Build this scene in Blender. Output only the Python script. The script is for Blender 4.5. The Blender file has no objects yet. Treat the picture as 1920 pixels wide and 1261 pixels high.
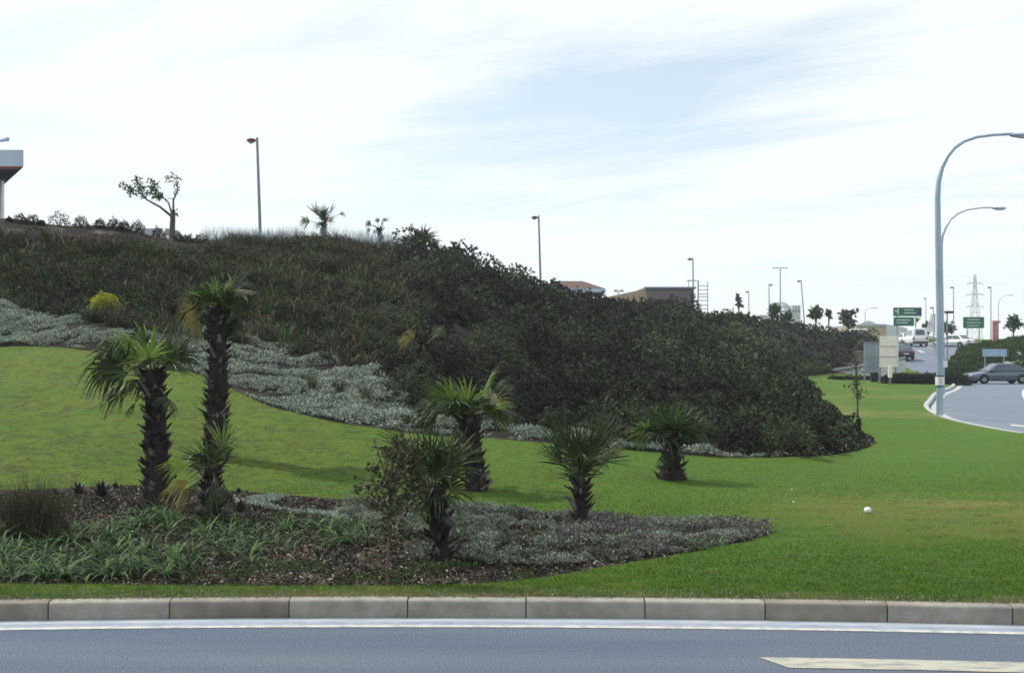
import bpy, math, random
import numpy as np
from mathutils import Vector, Matrix
from mathutils.geometry import delaunay_2d_cdt
random.seed(7); rng = np.random.default_rng(7)
R = math.radians
sc = bpy.context.scene
col = sc.collection

# ------------------------------------------------------------ camera, world, sun, exposure
F = 2293.0; HZ = 657.0; CH = 2.25
cam = bpy.data.cameras.new('camera'); camo = bpy.data.objects.new('camera', cam); col.objects.link(camo)
cam.sensor_width = 36; cam.lens = 36 * F / 1920; cam.shift_y = (HZ - 630.5) / 1920
cam.clip_end = 6000; cam.clip_start = 0.1
camo.location = (0, 0, CH); camo.rotation_euler = (R(90), 0, 0)
sc.camera = camo
SUN_EL = 47; sdir = Vector((-0.88, 0.47, 0)).normalized() * math.cos(R(SUN_EL)); sdir.z = math.sin(R(SUN_EL))
sun = bpy.data.lights.new('sun', 'SUN'); suno = bpy.data.objects.new('sun', sun); col.objects.link(suno)
sun.energy = 4.2; sun.angle = R(0.6); sun.color = (1.0, 0.95, 0.86)
suno.rotation_euler = sdir.to_track_quat('Z', 'Y').to_euler()
sc.view_settings.view_transform = 'Standard'; sc.view_settings.look = 'None'
sc.view_settings.exposure = 0.0; sc.view_settings.gamma = 1
sc.render.resolution_x = 1024; sc.render.resolution_y = 672
try:
    sc.cycles.filter_width = 1.7
    sc.cycles.transparent_max_bounces = 16
    sc.cycles.volume_bounces = 1
except Exception: pass

def world():
    w = bpy.data.worlds.new('World'); sc.world = w; w.use_nodes = True
    nt = w.node_tree; nt.nodes.clear(); N = nt.nodes.new; L = nt.links.new
    out = N('ShaderNodeOutputWorld'); bg = N('ShaderNodeBackground')
    sky = N('ShaderNodeTexSky'); sky.sky_type = 'NISHITA'; sky.sun_disc = False
    sky.sun_elevation = R(SUN_EL); sky.sun_rotation = math.atan2(sdir.x, sdir.y); sky.dust_density = 0.3; sky.ozone_density = 1.0
    tc = N('ShaderNodeTexCoord'); sep = N('ShaderNodeSeparateXYZ'); L(tc.outputs['Generated'], sep.inputs[0])
    def m(op, a, b=None, c=None):
        n = N('ShaderNodeMath'); n.operation = op
        for i, v in enumerate((a, b, c)):
            if v is None: continue
            if isinstance(v, (int, float)): n.inputs[i].default_value = v
            else: L(v, n.inputs[i])
        return n.outputs[0]
    zz = m('ADD', m('MAXIMUM', sep.outputs[2], 0.0), 0.10)
    u = m('DIVIDE', sep.outputs[0], zz); v = m('DIVIDE', sep.outputs[1], zz)
    # wisps: streaks running up to the right
    cmb = N('ShaderNodeCombineXYZ'); L(m('ADD', m('MULTIPLY', u, 0.55), m('MULTIPLY', v, 0.10)), cmb.inputs[0]); L(m('ADD', m('MULTIPLY', v, 1.05), m('MULTIPLY', u, 0.42)), cmb.inputs[1])
    n1 = N('ShaderNodeTexNoise'); n1.inputs['Scale'].default_value = 1.7; n1.inputs['Detail'].default_value = 9; n1.inputs['Roughness'].default_value = 0.62
    n1.inputs['Distortion'].default_value = 0.5; L(cmb.outputs[0], n1.inputs['Vector'])
    # a thinner patch of cloud in one part of the sky
    dx = m('DIVIDE', m('SUBTRACT', m('DIVIDE', sep.outputs[0], sep.outputs[1]), 0.10), 0.27)
    dz = m('DIVIDE', m('SUBTRACT', m('SUBTRACT', m('DIVIDE', sep.outputs[2], sep.outputs[1]), 0.185), m('MULTIPLY', m('DIVIDE', sep.outputs[0], sep.outputs[1]), 0.14)), 0.10)
    thin = m('SUBTRACT', 1.0, m('MINIMUM', m('POWER', m('ADD', m('MULTIPLY', dx, dx), m('MULTIPLY', dz, dz)), 0.6), 1.0))
    val = m('ADD', m('MULTIPLY', n1.outputs['Fac'], 1.0), m('MULTIPLY', thin, 0.31))
    rp = N('ShaderNodeValToRGB'); rp.color_ramp.elements[0].position = 0.50; rp.color_ramp.elements[0].color = (0.93,)*3 + (1,)
    rp.color_ramp.elements[1].position = 0.80; rp.color_ramp.elements[1].color = (0.42,)*3 + (1,)
    L(val, rp.inputs[0])
    mul = N('ShaderNodeVectorMath'); mul.operation = 'MULTIPLY'; L(sky.outputs[0], mul.inputs[0]); mul.inputs[1].default_value = (0.135, 0.150, 0.145)
    mx = N('ShaderNodeMix'); mx.data_type = 'RGBA'; L(rp.outputs[0], mx.inputs[0]); L(mul.outputs[0], mx.inputs[6]); mx.inputs[7].default_value = (1.03, 1.06, 1.09, 1)
    L(mx.outputs[2], bg.inputs[0]); bg.inputs[1].default_value = 1.0
    L(bg.outputs[0], out.inputs[0])
world()

# ------------------------------------------------------------ helpers
def W(px, py, Y): return Vector(((px - 960) / F * Y, Y, CH + (HZ - py) / F * Y))

def mat(name, c1, c2=None, scale=8.0, rough=0.8, detail=5, bump=0.0, bscale=None, metallic=0.0, c3=None, transl=0.0, attr=False, spec=0.3, stretch=None, lo=0.35, hi=0.65, big=None):
    m = bpy.data.materials.new(name); m.use_nodes = True; nt = m.node_tree; N = nt.nodes.new; L = nt.links.new
    b = nt.nodes['Principled BSDF']; b.inputs['Roughness'].default_value = rough; b.inputs['Metallic'].default_value = metallic
    b.inputs['Specular IOR Level'].default_value = spec
    c2 = c2 or tuple(x * 0.8 for x in c1)
    tc = N('ShaderNodeTexCoord'); mp = N('ShaderNodeMapping'); L(tc.outputs['Object'], mp.inputs[0])
    if stretch: mp.inputs['Scale'].default_value = stretch
    no = N('ShaderNodeTexNoise'); no.inputs['Scale'].default_value = scale; no.inputs['Detail'].default_value = detail; L(mp.outputs[0], no.inputs['Vector'])
    rp = N('ShaderNodeValToRGB'); e = rp.color_ramp.elements
    e[0].position = lo; e[0].color = tuple(c1) + (1,); e[1].position = hi; e[1].color = tuple(c2) + (1,)
    if c3: x = e.new((lo + hi) / 2); x.color = tuple(c3) + (1,)
    src = no.outputs['Fac']
    if attr:
        at = N('ShaderNodeAttribute'); at.attribute_name = 'tint'; src = at.outputs['Fac']
        e[0].position = 0.0; e[-1].position = 1.0
        if c3: e[1].position = 0.55
    L(src, rp.inputs[0]); colr = rp.outputs[0]
    if big:   # large patches: (colour, scale, lo, hi)
        n2 = N('ShaderNodeTexNoise'); n2.inputs['Scale'].default_value = big[1]; n2.inputs['Detail'].default_value = 4; L(tc.outputs['Object'], n2.inputs['Vector'])
        r2 = N('ShaderNodeMapRange'); r2.inputs[1].default_value = big[2]; r2.inputs[2].default_value = big[3]; L(n2.outputs['Fac'], r2.inputs[0])
        mx = N('ShaderNodeMix'); mx.data_type = 'RGBA'; L(r2.outputs[0], mx.inputs[0]); L(colr, mx.inputs[6]); mx.inputs[7].default_value = tuple(big[0]) + (1,); colr = mx.outputs[2]
    L(colr, b.inputs['Base Color'])
    if bump:
        bn = N('ShaderNodeTexNoise'); bn.inputs['Scale'].default_value = bscale or scale * 3; bn.inputs['Detail'].default_value = 6; L(tc.outputs['Object'], bn.inputs['Vector'])
        bp = N('ShaderNodeBump'); bp.inputs['Strength'].default_value = bump; bp.inputs['Distance'].default_value = 0.02; L(bn.outputs['Fac'], bp.inputs['Height']); L(bp.outputs[0], b.inputs['Normal'])
    if transl:
        t = N('ShaderNodeBsdfTranslucent'); L(colr, t.inputs[0]); ms = N('ShaderNodeMixShader'); ms.inputs[0].default_value = transl
        L(b.outputs[0], ms.inputs[1]); L(t.outputs[0], ms.inputs[2]); L(ms.outputs[0], nt.nodes['Material Output'].inputs[0])
    return m

def obj(name, me, parent=None, loc=None):
    o = bpy.data.objects.new(name, me); col.objects.link(o)
    if parent: o.parent = parent
    if loc is not None: o.location = loc
    return o
def tag(o, label=None, cat=None, group=None, kind=None):
    for k, v in (('label', label), ('category', cat), ('group', group), ('kind', kind)):
        if v: o[k] = v
    return o
def empty(name, loc, label, cat, group=None, rz=0):
    o = bpy.data.objects.new(name, None); col.objects.link(o); o.location = loc; o.rotation_euler = (0, 0, rz)
    o.empty_display_size = 0.2
    return tag(o, label, cat, group)

def quads_mesh(name, V, m, tint=None, smooth=False):
    """V (n,4,3) array of quads"""
    n = len(V); me = bpy.data.meshes.new(name)
    me.vertices.add(n * 4); me.vertices.foreach_set('co', np.ascontiguousarray(V, dtype=np.float32).ravel())
    me.loops.add(n * 4); me.loops.foreach_set('vertex_index', np.arange(n * 4, dtype=np.int32))
    me.polygons.add(n); me.polygons.foreach_set('loop_start', np.arange(0, n * 4, 4, dtype=np.int32))
    me.polygons.foreach_set('loop_total', np.full(n, 4, dtype=np.int32))
    me.update(calc_edges=True); me.materials.append(m)
    if tint is not None:
        a = me.attributes.new('tint', 'FLOAT', 'FACE'); a.data.foreach_set('value', np.asarray(tint, dtype=np.float32))
    return me

class MB:
    def __init__(s): s.v = []; s.f = []; s.mi = []; s.t = []; s.sm = []; s.cur = 0; s.tint = 0.5
    def add(s, vs, fs, smooth=False):
        b = len(s.v); s.v += [tuple(v) for v in vs]
        for f in fs: s.f.append(tuple(b + i for i in f)); s.mi.append(s.cur); s.t.append(s.tint); s.sm.append(smooth)
    def box(s, c, d, rz=0, M=None):
        vs = []
        for z in (-.5, .5):
            for x, y in ((-.5, -.5), (.5, -.5), (.5, .5), (-.5, .5)):
                X, Y = x * d[0], y * d[1]
                p = Vector((X * math.cos(rz) - Y * math.sin(rz), X * math.sin(rz) + Y * math.cos(rz), z * d[2])) + Vector(c)
                vs.append(M @ p if M else p)
        s.add(vs, [(0, 3, 2, 1), (4, 5, 6, 7), (0, 1, 5, 4), (1, 2, 6, 5), (2, 3, 7, 6), (3, 0, 4, 7)])
    def hexa(s, q): s.add(q, [(0, 3, 2, 1), (4, 5, 6, 7), (0, 1, 5, 4), (1, 2, 6, 5), (2, 3, 7, 6), (3, 0, 4, 7)])
    def tube(s, pts, rad, n=8, cap=True, flat=1.0):
        pts = [Vector(p) for p in pts]; k = len(pts)
        if not hasattr(rad, '__len__'): rad = [rad] * k
        vs = []; ref = None
        for i, p in enumerate(pts):
            d = (pts[min(i + 1, k - 1)] - pts[max(i - 1, 0)]).normalized()
            if ref is None: ref = Vector((1, 0, 0)) if abs(d.x) < .9 else Vector((0, 1, 0))
            a = (ref - d * ref.dot(d)).normalized(); ref = a; b = d.cross(a)
            for j in range(n):
                t = 2 * math.pi * j / n; vs.append(p + (a * math.cos(t) + b * math.sin(t) * flat) * rad[i])
        fs = [(i * n + j, i * n + (j + 1) % n, (i + 1) * n + (j + 1) % n, (i + 1) * n + j) for i in range(k - 1) for j in range(n)]
        s.add(vs, fs, True)
        if cap: s.add([vs[j] for j in range(n)], [tuple(range(n - 1, -1, -1))]); s.add([vs[(k - 1) * n + j] for j in range(n)], [tuple(range(n))])
    def lathe(s, prof, c=(0, 0, 0), n=16, axis='Z'):
        vs = []
        for r, z in prof:
            for j in range(n):
                t = 2 * math.pi * j / n; p = (r * math.cos(t), r * math.sin(t), z)
                if axis == 'Y': p = (p[0], p[2], p[1])
                if axis == 'X': p = (p[2], p[0], p[1])
                vs.append(Vector(p) + Vector(c))
        k = len(prof)
        s.add(vs, [(i * n + j, i * n + (j + 1) % n, (i + 1) * n + (j + 1) % n, (i + 1) * n + j) for i in range(k - 1) for j in range(n)], True)
        s.add([vs[j] for j in range(n)], [tuple(range(n - 1, -1, -1))]); s.add([vs[(k - 1) * n + j] for j in range(n)], [tuple(range(n))])
    def sphere(s, c, r, n=12, sq=(1, 1, 1)):
        m = n // 2 + 1; c = Vector(c)
        vs = [c + Vector((r * sq[0] * math.sin(math.pi * i / m) * math.cos(2 * math.pi * j / n), r * sq[1] * math.sin(math.pi * i / m) * math.sin(2 * math.pi * j / n), r * sq[2] * math.cos(math.pi * i / m))) for i in range(1, m) for j in range(n)]
        fs = [(i * n + j, i * n + (j + 1) % n, (i + 1) * n + (j + 1) % n, (i + 1) * n + j)[::-1] for i in range(m - 2) for j in range(n)]
        b = len(vs); vs += [c + Vector((0, 0, r * sq[2])), c - Vector((0, 0, r * sq[2]))]
        fs += [(b, j, (j + 1) % n) for j in range(n)] + [(b + 1, (m - 2) * n + (j + 1) % n, (m - 2) * n + j) for j in range(n)]
        s.add(vs, fs, True)
    def prism(s, poly, y0, y1):   # poly in x,z
        n = len(poly); vs = [(x, y0, z) for x, z in poly] + [(x, y1, z) for x, z in poly]
        s.add(vs, [tuple(range(n)), tuple(range(2 * n - 1, n - 1, -1))] + [(i, i + n, (i + 1) % n + n, (i + 1) % n) for i in range(n)])
    def build(s, name, m, parent=None, loc=None, bevel=0):
        me = bpy.data.meshes.new(name); me.from_pydata(s.v, [], s.f)
        for x in (m if isinstance(m, (list, tuple)) else [m]): me.materials.append(x)
        me.polygons.foreach_set('material_index', s.mi); me.polygons.foreach_set('use_smooth', s.sm)
        a = me.attributes.new('tint', 'FLOAT', 'FACE'); a.data.foreach_set('value', s.t); me.update()
        o = obj(name, me, parent, loc)
        if bevel:
            md = o.modifiers.new('bevel', 'BEVEL'); md.width = bevel; md.segments = 2; md.limit_method = 'ANGLE'; md.angle_limit = R(35)
        return o

def copy_tree(o, parent=None, loc=None, label=None, group=None):
    c = o.copy(); col.objects.link(c)
    if parent: c.parent = parent
    if loc is not None: c.location = loc
    if label: c['label'] = label
    if group: c['group'] = group
    for ch in o.children: copy_tree(ch, c)
    return c

# ------------------------------------------------------------ terrain height
def P(py, Y): return (Y, CH + (HZ - py) * Y / F)
def slopecol(k1, k2, k3, k4, rg, pl, conv=0.25):
    ks = [(10.3, .15), k1, k2, k3, k4]
    for i in range(1, 6):
        t = i / 6.0; y = k4[0] + (rg[0] - k4[0]) * t; z = k4[1] + (rg[1] - k4[1]) * (t + conv * t * (1 - t))
        ks.append((y, z))
    return ks + [rg, (rg[0] + 6, pl), (max(150, rg[0] + 40), pl + .1), (3000, 0)]
COLS = {
 -500: slopecol((14, .2), (18, .3), P(643, 31), P(560, 34), P(398, 38), 6.9, .1),
 0: slopecol((14, .2), (18, .27), P(648, 30), P(568, 33.5), P(408, 38.5), 6.82, .1),
 120: slopecol((14, .2), (18, .27), P(654, 29.3), P(585, 32.5), P(418, 39.2), 6.68, .1),
 230: slopecol((14, .2), (18.2, .29), P(667, 28.2), P(607, 31.2), P(432, 40), 6.46, .2),
 340: slopecol((14, .2), (18.5, .31), P(692, 27), P(625, 31), P(445, 41), 6.27, .2),
 430: slopecol((14, .2), (18.5, .31), P(728, 25.5), P(632, 31), P(455, 42), 5.9, .2),
 600: slopecol((14, .2), (18, .28), P(784, 23.3), P(662, 29.5), P(460, 43.5), 6.0, .2),
 700: slopecol((14, .2), (17.5, .25), P(803, 22.6), P(690, 28), P(464, 45), 6.0, .2),
 780: slopecol((14, .2), (17.5, .23), P(812, 22.5), P(705, 27.7), P(472, 47), 6.0, .2),
 850: slopecol((14, .19), (17.5, .22), P(818, 22.5), P(718, 27.5), P(488, 51), 5.95, .2),
 1000: slopecol((14, .18), (17.5, .22), P(828, 22.4), P(732, 28), P(546, 60), 5.0, .25),
 1100: slopecol((14, .18), (17.5, .2), P(838, 22.3), P(738, 28.5), P(577, 68), 4.5, .25),
 1200: slopecol((14, .17), (17.5, .2), P(846, 22.2), P(742, 29), P(584, 76), 4.5, .25),
 1330: slopecol((14, .17), (17.5, .2), P(855, 22.3), P(752, 29), P(610, 89), 4.0, .25),
 1370: slopecol((14, .17), (17.5, .2), P(857, 22.4), P(756, 29), P(600, 93), 4.4, .25),
 1300: slopecol((14, .17), (17.5, .2), P(854, 22.2), P(748, 29), P(600, 86), 4.4, .25),
 1400: slopecol((14, .16), (17.5, .2), P(858, 22.5), P(758, 29.3), P(608, 96), 4.2, .2),
 1490: [(10.3, .15), (14, .16), (17.5, .2), P(858, 22.8), P(785, 28), (34, .6), (50, .25), (80, .2), (92, .6), P(650, 104), P(616, 115), (121, 4.4), (160, 4.4), (3000, 0)],
 1560: [(10.3, .15), (14, .16), (17.5, .18), P(852, 25), (27.5, .42), (31, .2), (50, .15), (80, .12), (93, .15), P(672, 106), P(632, 122), (128, 3.9), (165, 4), (3000, 0)],
 1610: [(10.3, .15), (14, .16), (17.5, .18), P(843, 27.5), (29, .2), (32, .15), (50, .14), (80, .12), (93.5, .2), P(668, 104), P(630, 122), (128, 3.8), (165, 3.8), (3000, 0)],
 1650: [(10.3, .15), (14, .15), (17.5, .15), (29, .13), (31, .13), (36, .12), (50, .12), (75, .1), (92, .15), (104, 1.7), (121, 3.0), (129, 3.1), (165, 3.2), (3000, 0)],
 1750: [(10.3, .15), (14, .15), (17.5, .15), (29, .13), (31, .13), (36, .12), (50, .12), (75, .1), (88, .05), (103, .9), (125, 2.5), (131, 2.8), (150, 3.1), (3000, 0)],
 1800: [(10.3, .15), (14, .15), (17.5, .15), (29, .13), (31, .13), (36, .12), (50, .12), (75, .1), (92, .05), (98, 1.1), (112, 2.0), (118, 2.2), (150, 3.1), (3000, 0)],
 1900: [(10.3, .15), (14, .15), (17.5, .15), (29, .13), (31, .13), (36, .12), (50, .12), (75, .1), (92, .05), (98, 1.6), (108, 2.9), (114, 3.2), (150, 3.3), (3000, 0)],
 2600: [(10.3, .15), (14, .15), (17.5, .15), (29, .13), (31, .13), (36, .12), (50, .12), (75, .1), (92, .05), (98, 1.6), (108, 2.9), (114, 3.2), (150, 3.3), (3000, 0)],
}
PX = np.arange(-1500, 3401, 10.0)
_k = sorted(COLS); _a = np.array([COLS[k] for k in _k])       # (c,14,2)
KY = np.stack([np.interp(PX, _k, _a[:, j, 0]) for j in range(14)], 1); KZ = np.stack([np.interp(PX, _k, _a[:, j, 1]) for j in range(14)], 1)
LY = np.linspace(math.log(7), math.log(3000), 900); YG = np.exp(LY)
TAB = np.stack([np.interp(YG, KY[i], KZ[i]) for i in range(len(PX))])
def _blur(A, s, ax):
    r = int(3 * s); k = np.exp(-0.5 * (np.arange(-r, r + 1) / s) ** 2); k /= k.sum()
    pad = [(0, 0), (0, 0)]; pad[ax] = (r, r)
    return np.apply_along_axis(lambda v: np.convolve(v, k, 'valid'), ax, np.pad(A, pad, mode='edge'))
TAB = _blur(_blur(TAB, 2.0, 0), 1.8, 1)
def gz(X, Y):
    X = np.asarray(X, float); Y = np.maximum(np.asarray(Y, float), 7.01)
    i = np.clip((960 + X / Y * F - PX[0]) / 10.0, 0, len(PX) - 1.001); j = np.clip((np.log(Y) - LY[0]) / (LY[1] - LY[0]), 0, len(LY) - 1.001)
    i0 = i.astype(int); j0 = j.astype(int); fi = i - i0; fj = j - j0
    z = TAB[i0, j0] * (1 - fi) * (1 - fj) + TAB[i0 + 1, j0] * fi * (1 - fj) + TAB[i0, j0 + 1] * (1 - fi) * fj + TAB[i0 + 1, j0 + 1] * fi * fj
    am = np.clip((z - .5) / 2.0, 0, 1) * .07
    return z + am * (np.sin(X * 1.7 + 1.3 * np.sin(Y * .9)) + np.sin(Y * 2.1 + X * .6)) + 0.012 * np.sin(X * .8 + Y * .33) * np.clip((Y - 11) / 3, 0, 1)
def g(x, y): return float(gz(x, y))
def ground_hit(px, py, ymax=140):
    Ys = np.exp(np.linspace(math.log(8), math.log(ymax), 1500)); X = (px - 960) / F * Ys
    d = gz(X, Ys) - (CH + (HZ - py) / F * Ys); k = np.argmax(d >= 0)
    if d[k] < 0: k = len(Ys) - 1
    return Vector((X[k], Ys[k], float(gz(X[k], Ys[k]))))
def topix(X, Y, Z): return 960 + X / Y * F, HZ - (Z - CH) / Y * F
def inpoly(x, y, poly):
    x = np.asarray(x, float); y = np.asarray(y, float); c = np.zeros(x.shape, bool); n = len(poly)
    for i in range(n):
        x0, y0 = poly[i][0], poly[i][1]; x1, y1 = poly[i - 1][0], poly[i - 1][1]
        if y0 == y1: continue
        c ^= ((y0 > y) != (y1 > y)) & (x < (x1 - x0) * (y - y0) / (y1 - y0) + x0)
    return c
def kerbY(x): return 10.42 - 0.0105 * (x + .9) ** 2
def dens(pts, step, jit=0.0):
    o = []
    for a, b in zip(pts[:-1], pts[1:]):
        a = Vector(a[:2]); b = Vector(b[:2]); n = max(1, int((b - a).length / step))
        for i in range(n):
            p = a.lerp(b, i / n); o.append((p.x + random.uniform(-jit, jit), p.y + random.uniform(-jit, jit)))
    o.append(tuple(pts[-1][:2])); return o
def smoothline(pts, it=2):
    for _ in range(it):
        q = [pts[0]]
        for a, b in zip(pts[:-1], pts[1:]):
            q.append((a[0] * .75 + b[0] * .25, a[1] * .75 + b[1] * .25)); q.append((a[0] * .25 + b[0] * .75, a[1] * .25 + b[1] * .75))
        q.append(pts[-1]); pts = q
    return pts

BED_PX = [(-300, 912), (0, 918), (100, 915), (250, 908), (330, 915), (430, 918), (540, 928), (650, 936), (760, 948), (900, 952), (1000, 957), (1080, 966), (1200, 973), (1300, 977), (1380, 984), (1440, 992), (1452, 1000),
          (1400, 1014), (1320, 1030), (1200, 1052), (1100, 1068), (1000, 1085), (900, 1094), (700, 1098), (400, 1098), (200, 1096), (0, 1094), (-300, 1092)]
FOOT_PX = [(-500, 640), (0, 645), (100, 652), (200, 662), (300, 680), (345, 692), (400, 715), (470, 745), (560, 775), (640, 795), (720, 805), (850, 818), (1000, 828), (1100, 838), (1200, 846), (1300, 854), (1400, 859), (1500, 858), (1560, 852), (1620, 842), (1648, 828)]
bed = [ground_hit(*p)[:2] for p in BED_PX]; bed = dens(smoothline(bed + [bed[0]], 1), .16, .025)[:-1]
foot = [ground_hit(*p)[:2] for p in FOOT_PX]
foot[-1] = (8.6, 28.8)
hillf = dens(smoothline(foot + [(8.7, 31), (9.4, 40), (11.8, 52), (15.0, 66), (18.6, 83), (24.3, 95.5), (26.5, 95), (29.8, 92.5), (31.0, 96), (31.5, 103), (35.8, 118), (40.8, 132), (44, 150), (46, 160)], 1), .35, .04)
hill = hillf + [(46, 175), (-120, 175), (-120, 45), (-60, 33)]
KL = [(x, kerbY(x)) for x in np.arange(-30, 22.01, .5)]
WEDGE = smoothline([(22, kerbY(22)), (19.5, 10), (15.5, 19), (13.6, 26), (13.15, 31.6), (13.3, 34.5), (13.7, 38), (14.5, 42), (16.1, 47.5), (18.2, 53), (21.5, 62), (26, 72), (29.4, 81), (31, 88), (31.4, 94)], 2)
UPW = smoothline([(31.4, 94), (32.3, 103), (36.6, 118), (41.5, 132), (45, 150), (48, 175)], 1)
UPE = smoothline([(41.5, 93.5), (42.5, 104), (45.5, 118), (50, 132), (54, 150), (57, 175)], 1)
ROADP = WEDGE + UPW + UPE[::-1] + [(60, 92.5), (90, 90), (90, -20), (22, -20)]

def build_ground():
    pts = []; edges = []
    def line(ps, closed=False):
        b = len(pts); pts.extend([Vector(p[:2]) for p in ps])
        for i in range(len(ps) - 1): edges.append((b + i, b + i + 1))
        if closed: edges.append((len(pts) - 1, b))
    line(KL); line(dens(WEDGE, .5)); line(dens(UPW, 1.5)); line(dens(UPE, 1.5)); line(bed, True); line(hillf)
    for y in np.exp(np.arange(math.log(9.2), math.log(178), .022)):
        for px in np.arange(-420, 2400, 14 + 10 * (y > 60)):
            x = (px - 960 + random.uniform(-3, 3)) / F * y; yy = y * (1 + random.uniform(-.004, .004))
            if yy > kerbY(x) + .05: pts.append(Vector((x, yy)))
    for x in np.arange(-70, 90, 4.0):
        for y in np.arange(-10, 180, 4.0):
            px = 960 + x / max(y, 1) * F
            if (px < -440 or px > 2420) and (y > kerbY(min(max(x, -30), 22)) + .3): pts.append(Vector((x, y)))
    vs, es, fs, *_ = delaunay_2d_cdt(pts, edges, [], 0, 1e-5)
    V = np.array([(v.x, v.y) for v in vs]); Fc = np.array([f for f in fs if len(f) == 3])
    C = V[Fc].mean(1)
    kill = (C[:, 1] < kerbY(np.clip(C[:, 0], -30, 22))) | inpoly(C[:, 0], C[:, 1], ROADP)
    inb = inpoly(C[:, 0], C[:, 1], bed) & ~kill; inh = inpoly(C[:, 0], C[:, 1], hill) & ~kill & ~inb
    Z = gz(V[:, 0], V[:, 1])
    for nm, mask, m in (('lawn', ~kill & ~inb & ~inh, M['lawn']), ('planting_bed', inb, M['soil']), ('embankment', inh, M['bank'])):
        f = Fc[mask]; u, inv = np.unique(f, return_inverse=True); f = inv.reshape(f.shape)
        z = Z[u].copy()
        if nm == 'planting_bed':
            onb = {(round(p[0], 4), round(p[1], 4)) for p in bed}
            z -= np.array([0 if (round(float(a), 4), round(float(b_), 4)) in onb else .045 for a, b_ in V[u]])
        me = bpy.data.meshes.new(nm); me.from_pydata(np.column_stack([V[u], z]).tolist(), [], f.tolist()); me.materials.append(m)
        me.polygons.foreach_set('use_smooth', [True] * len(f)); me.update()
        tag(obj(nm, me), kind='structure')

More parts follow.
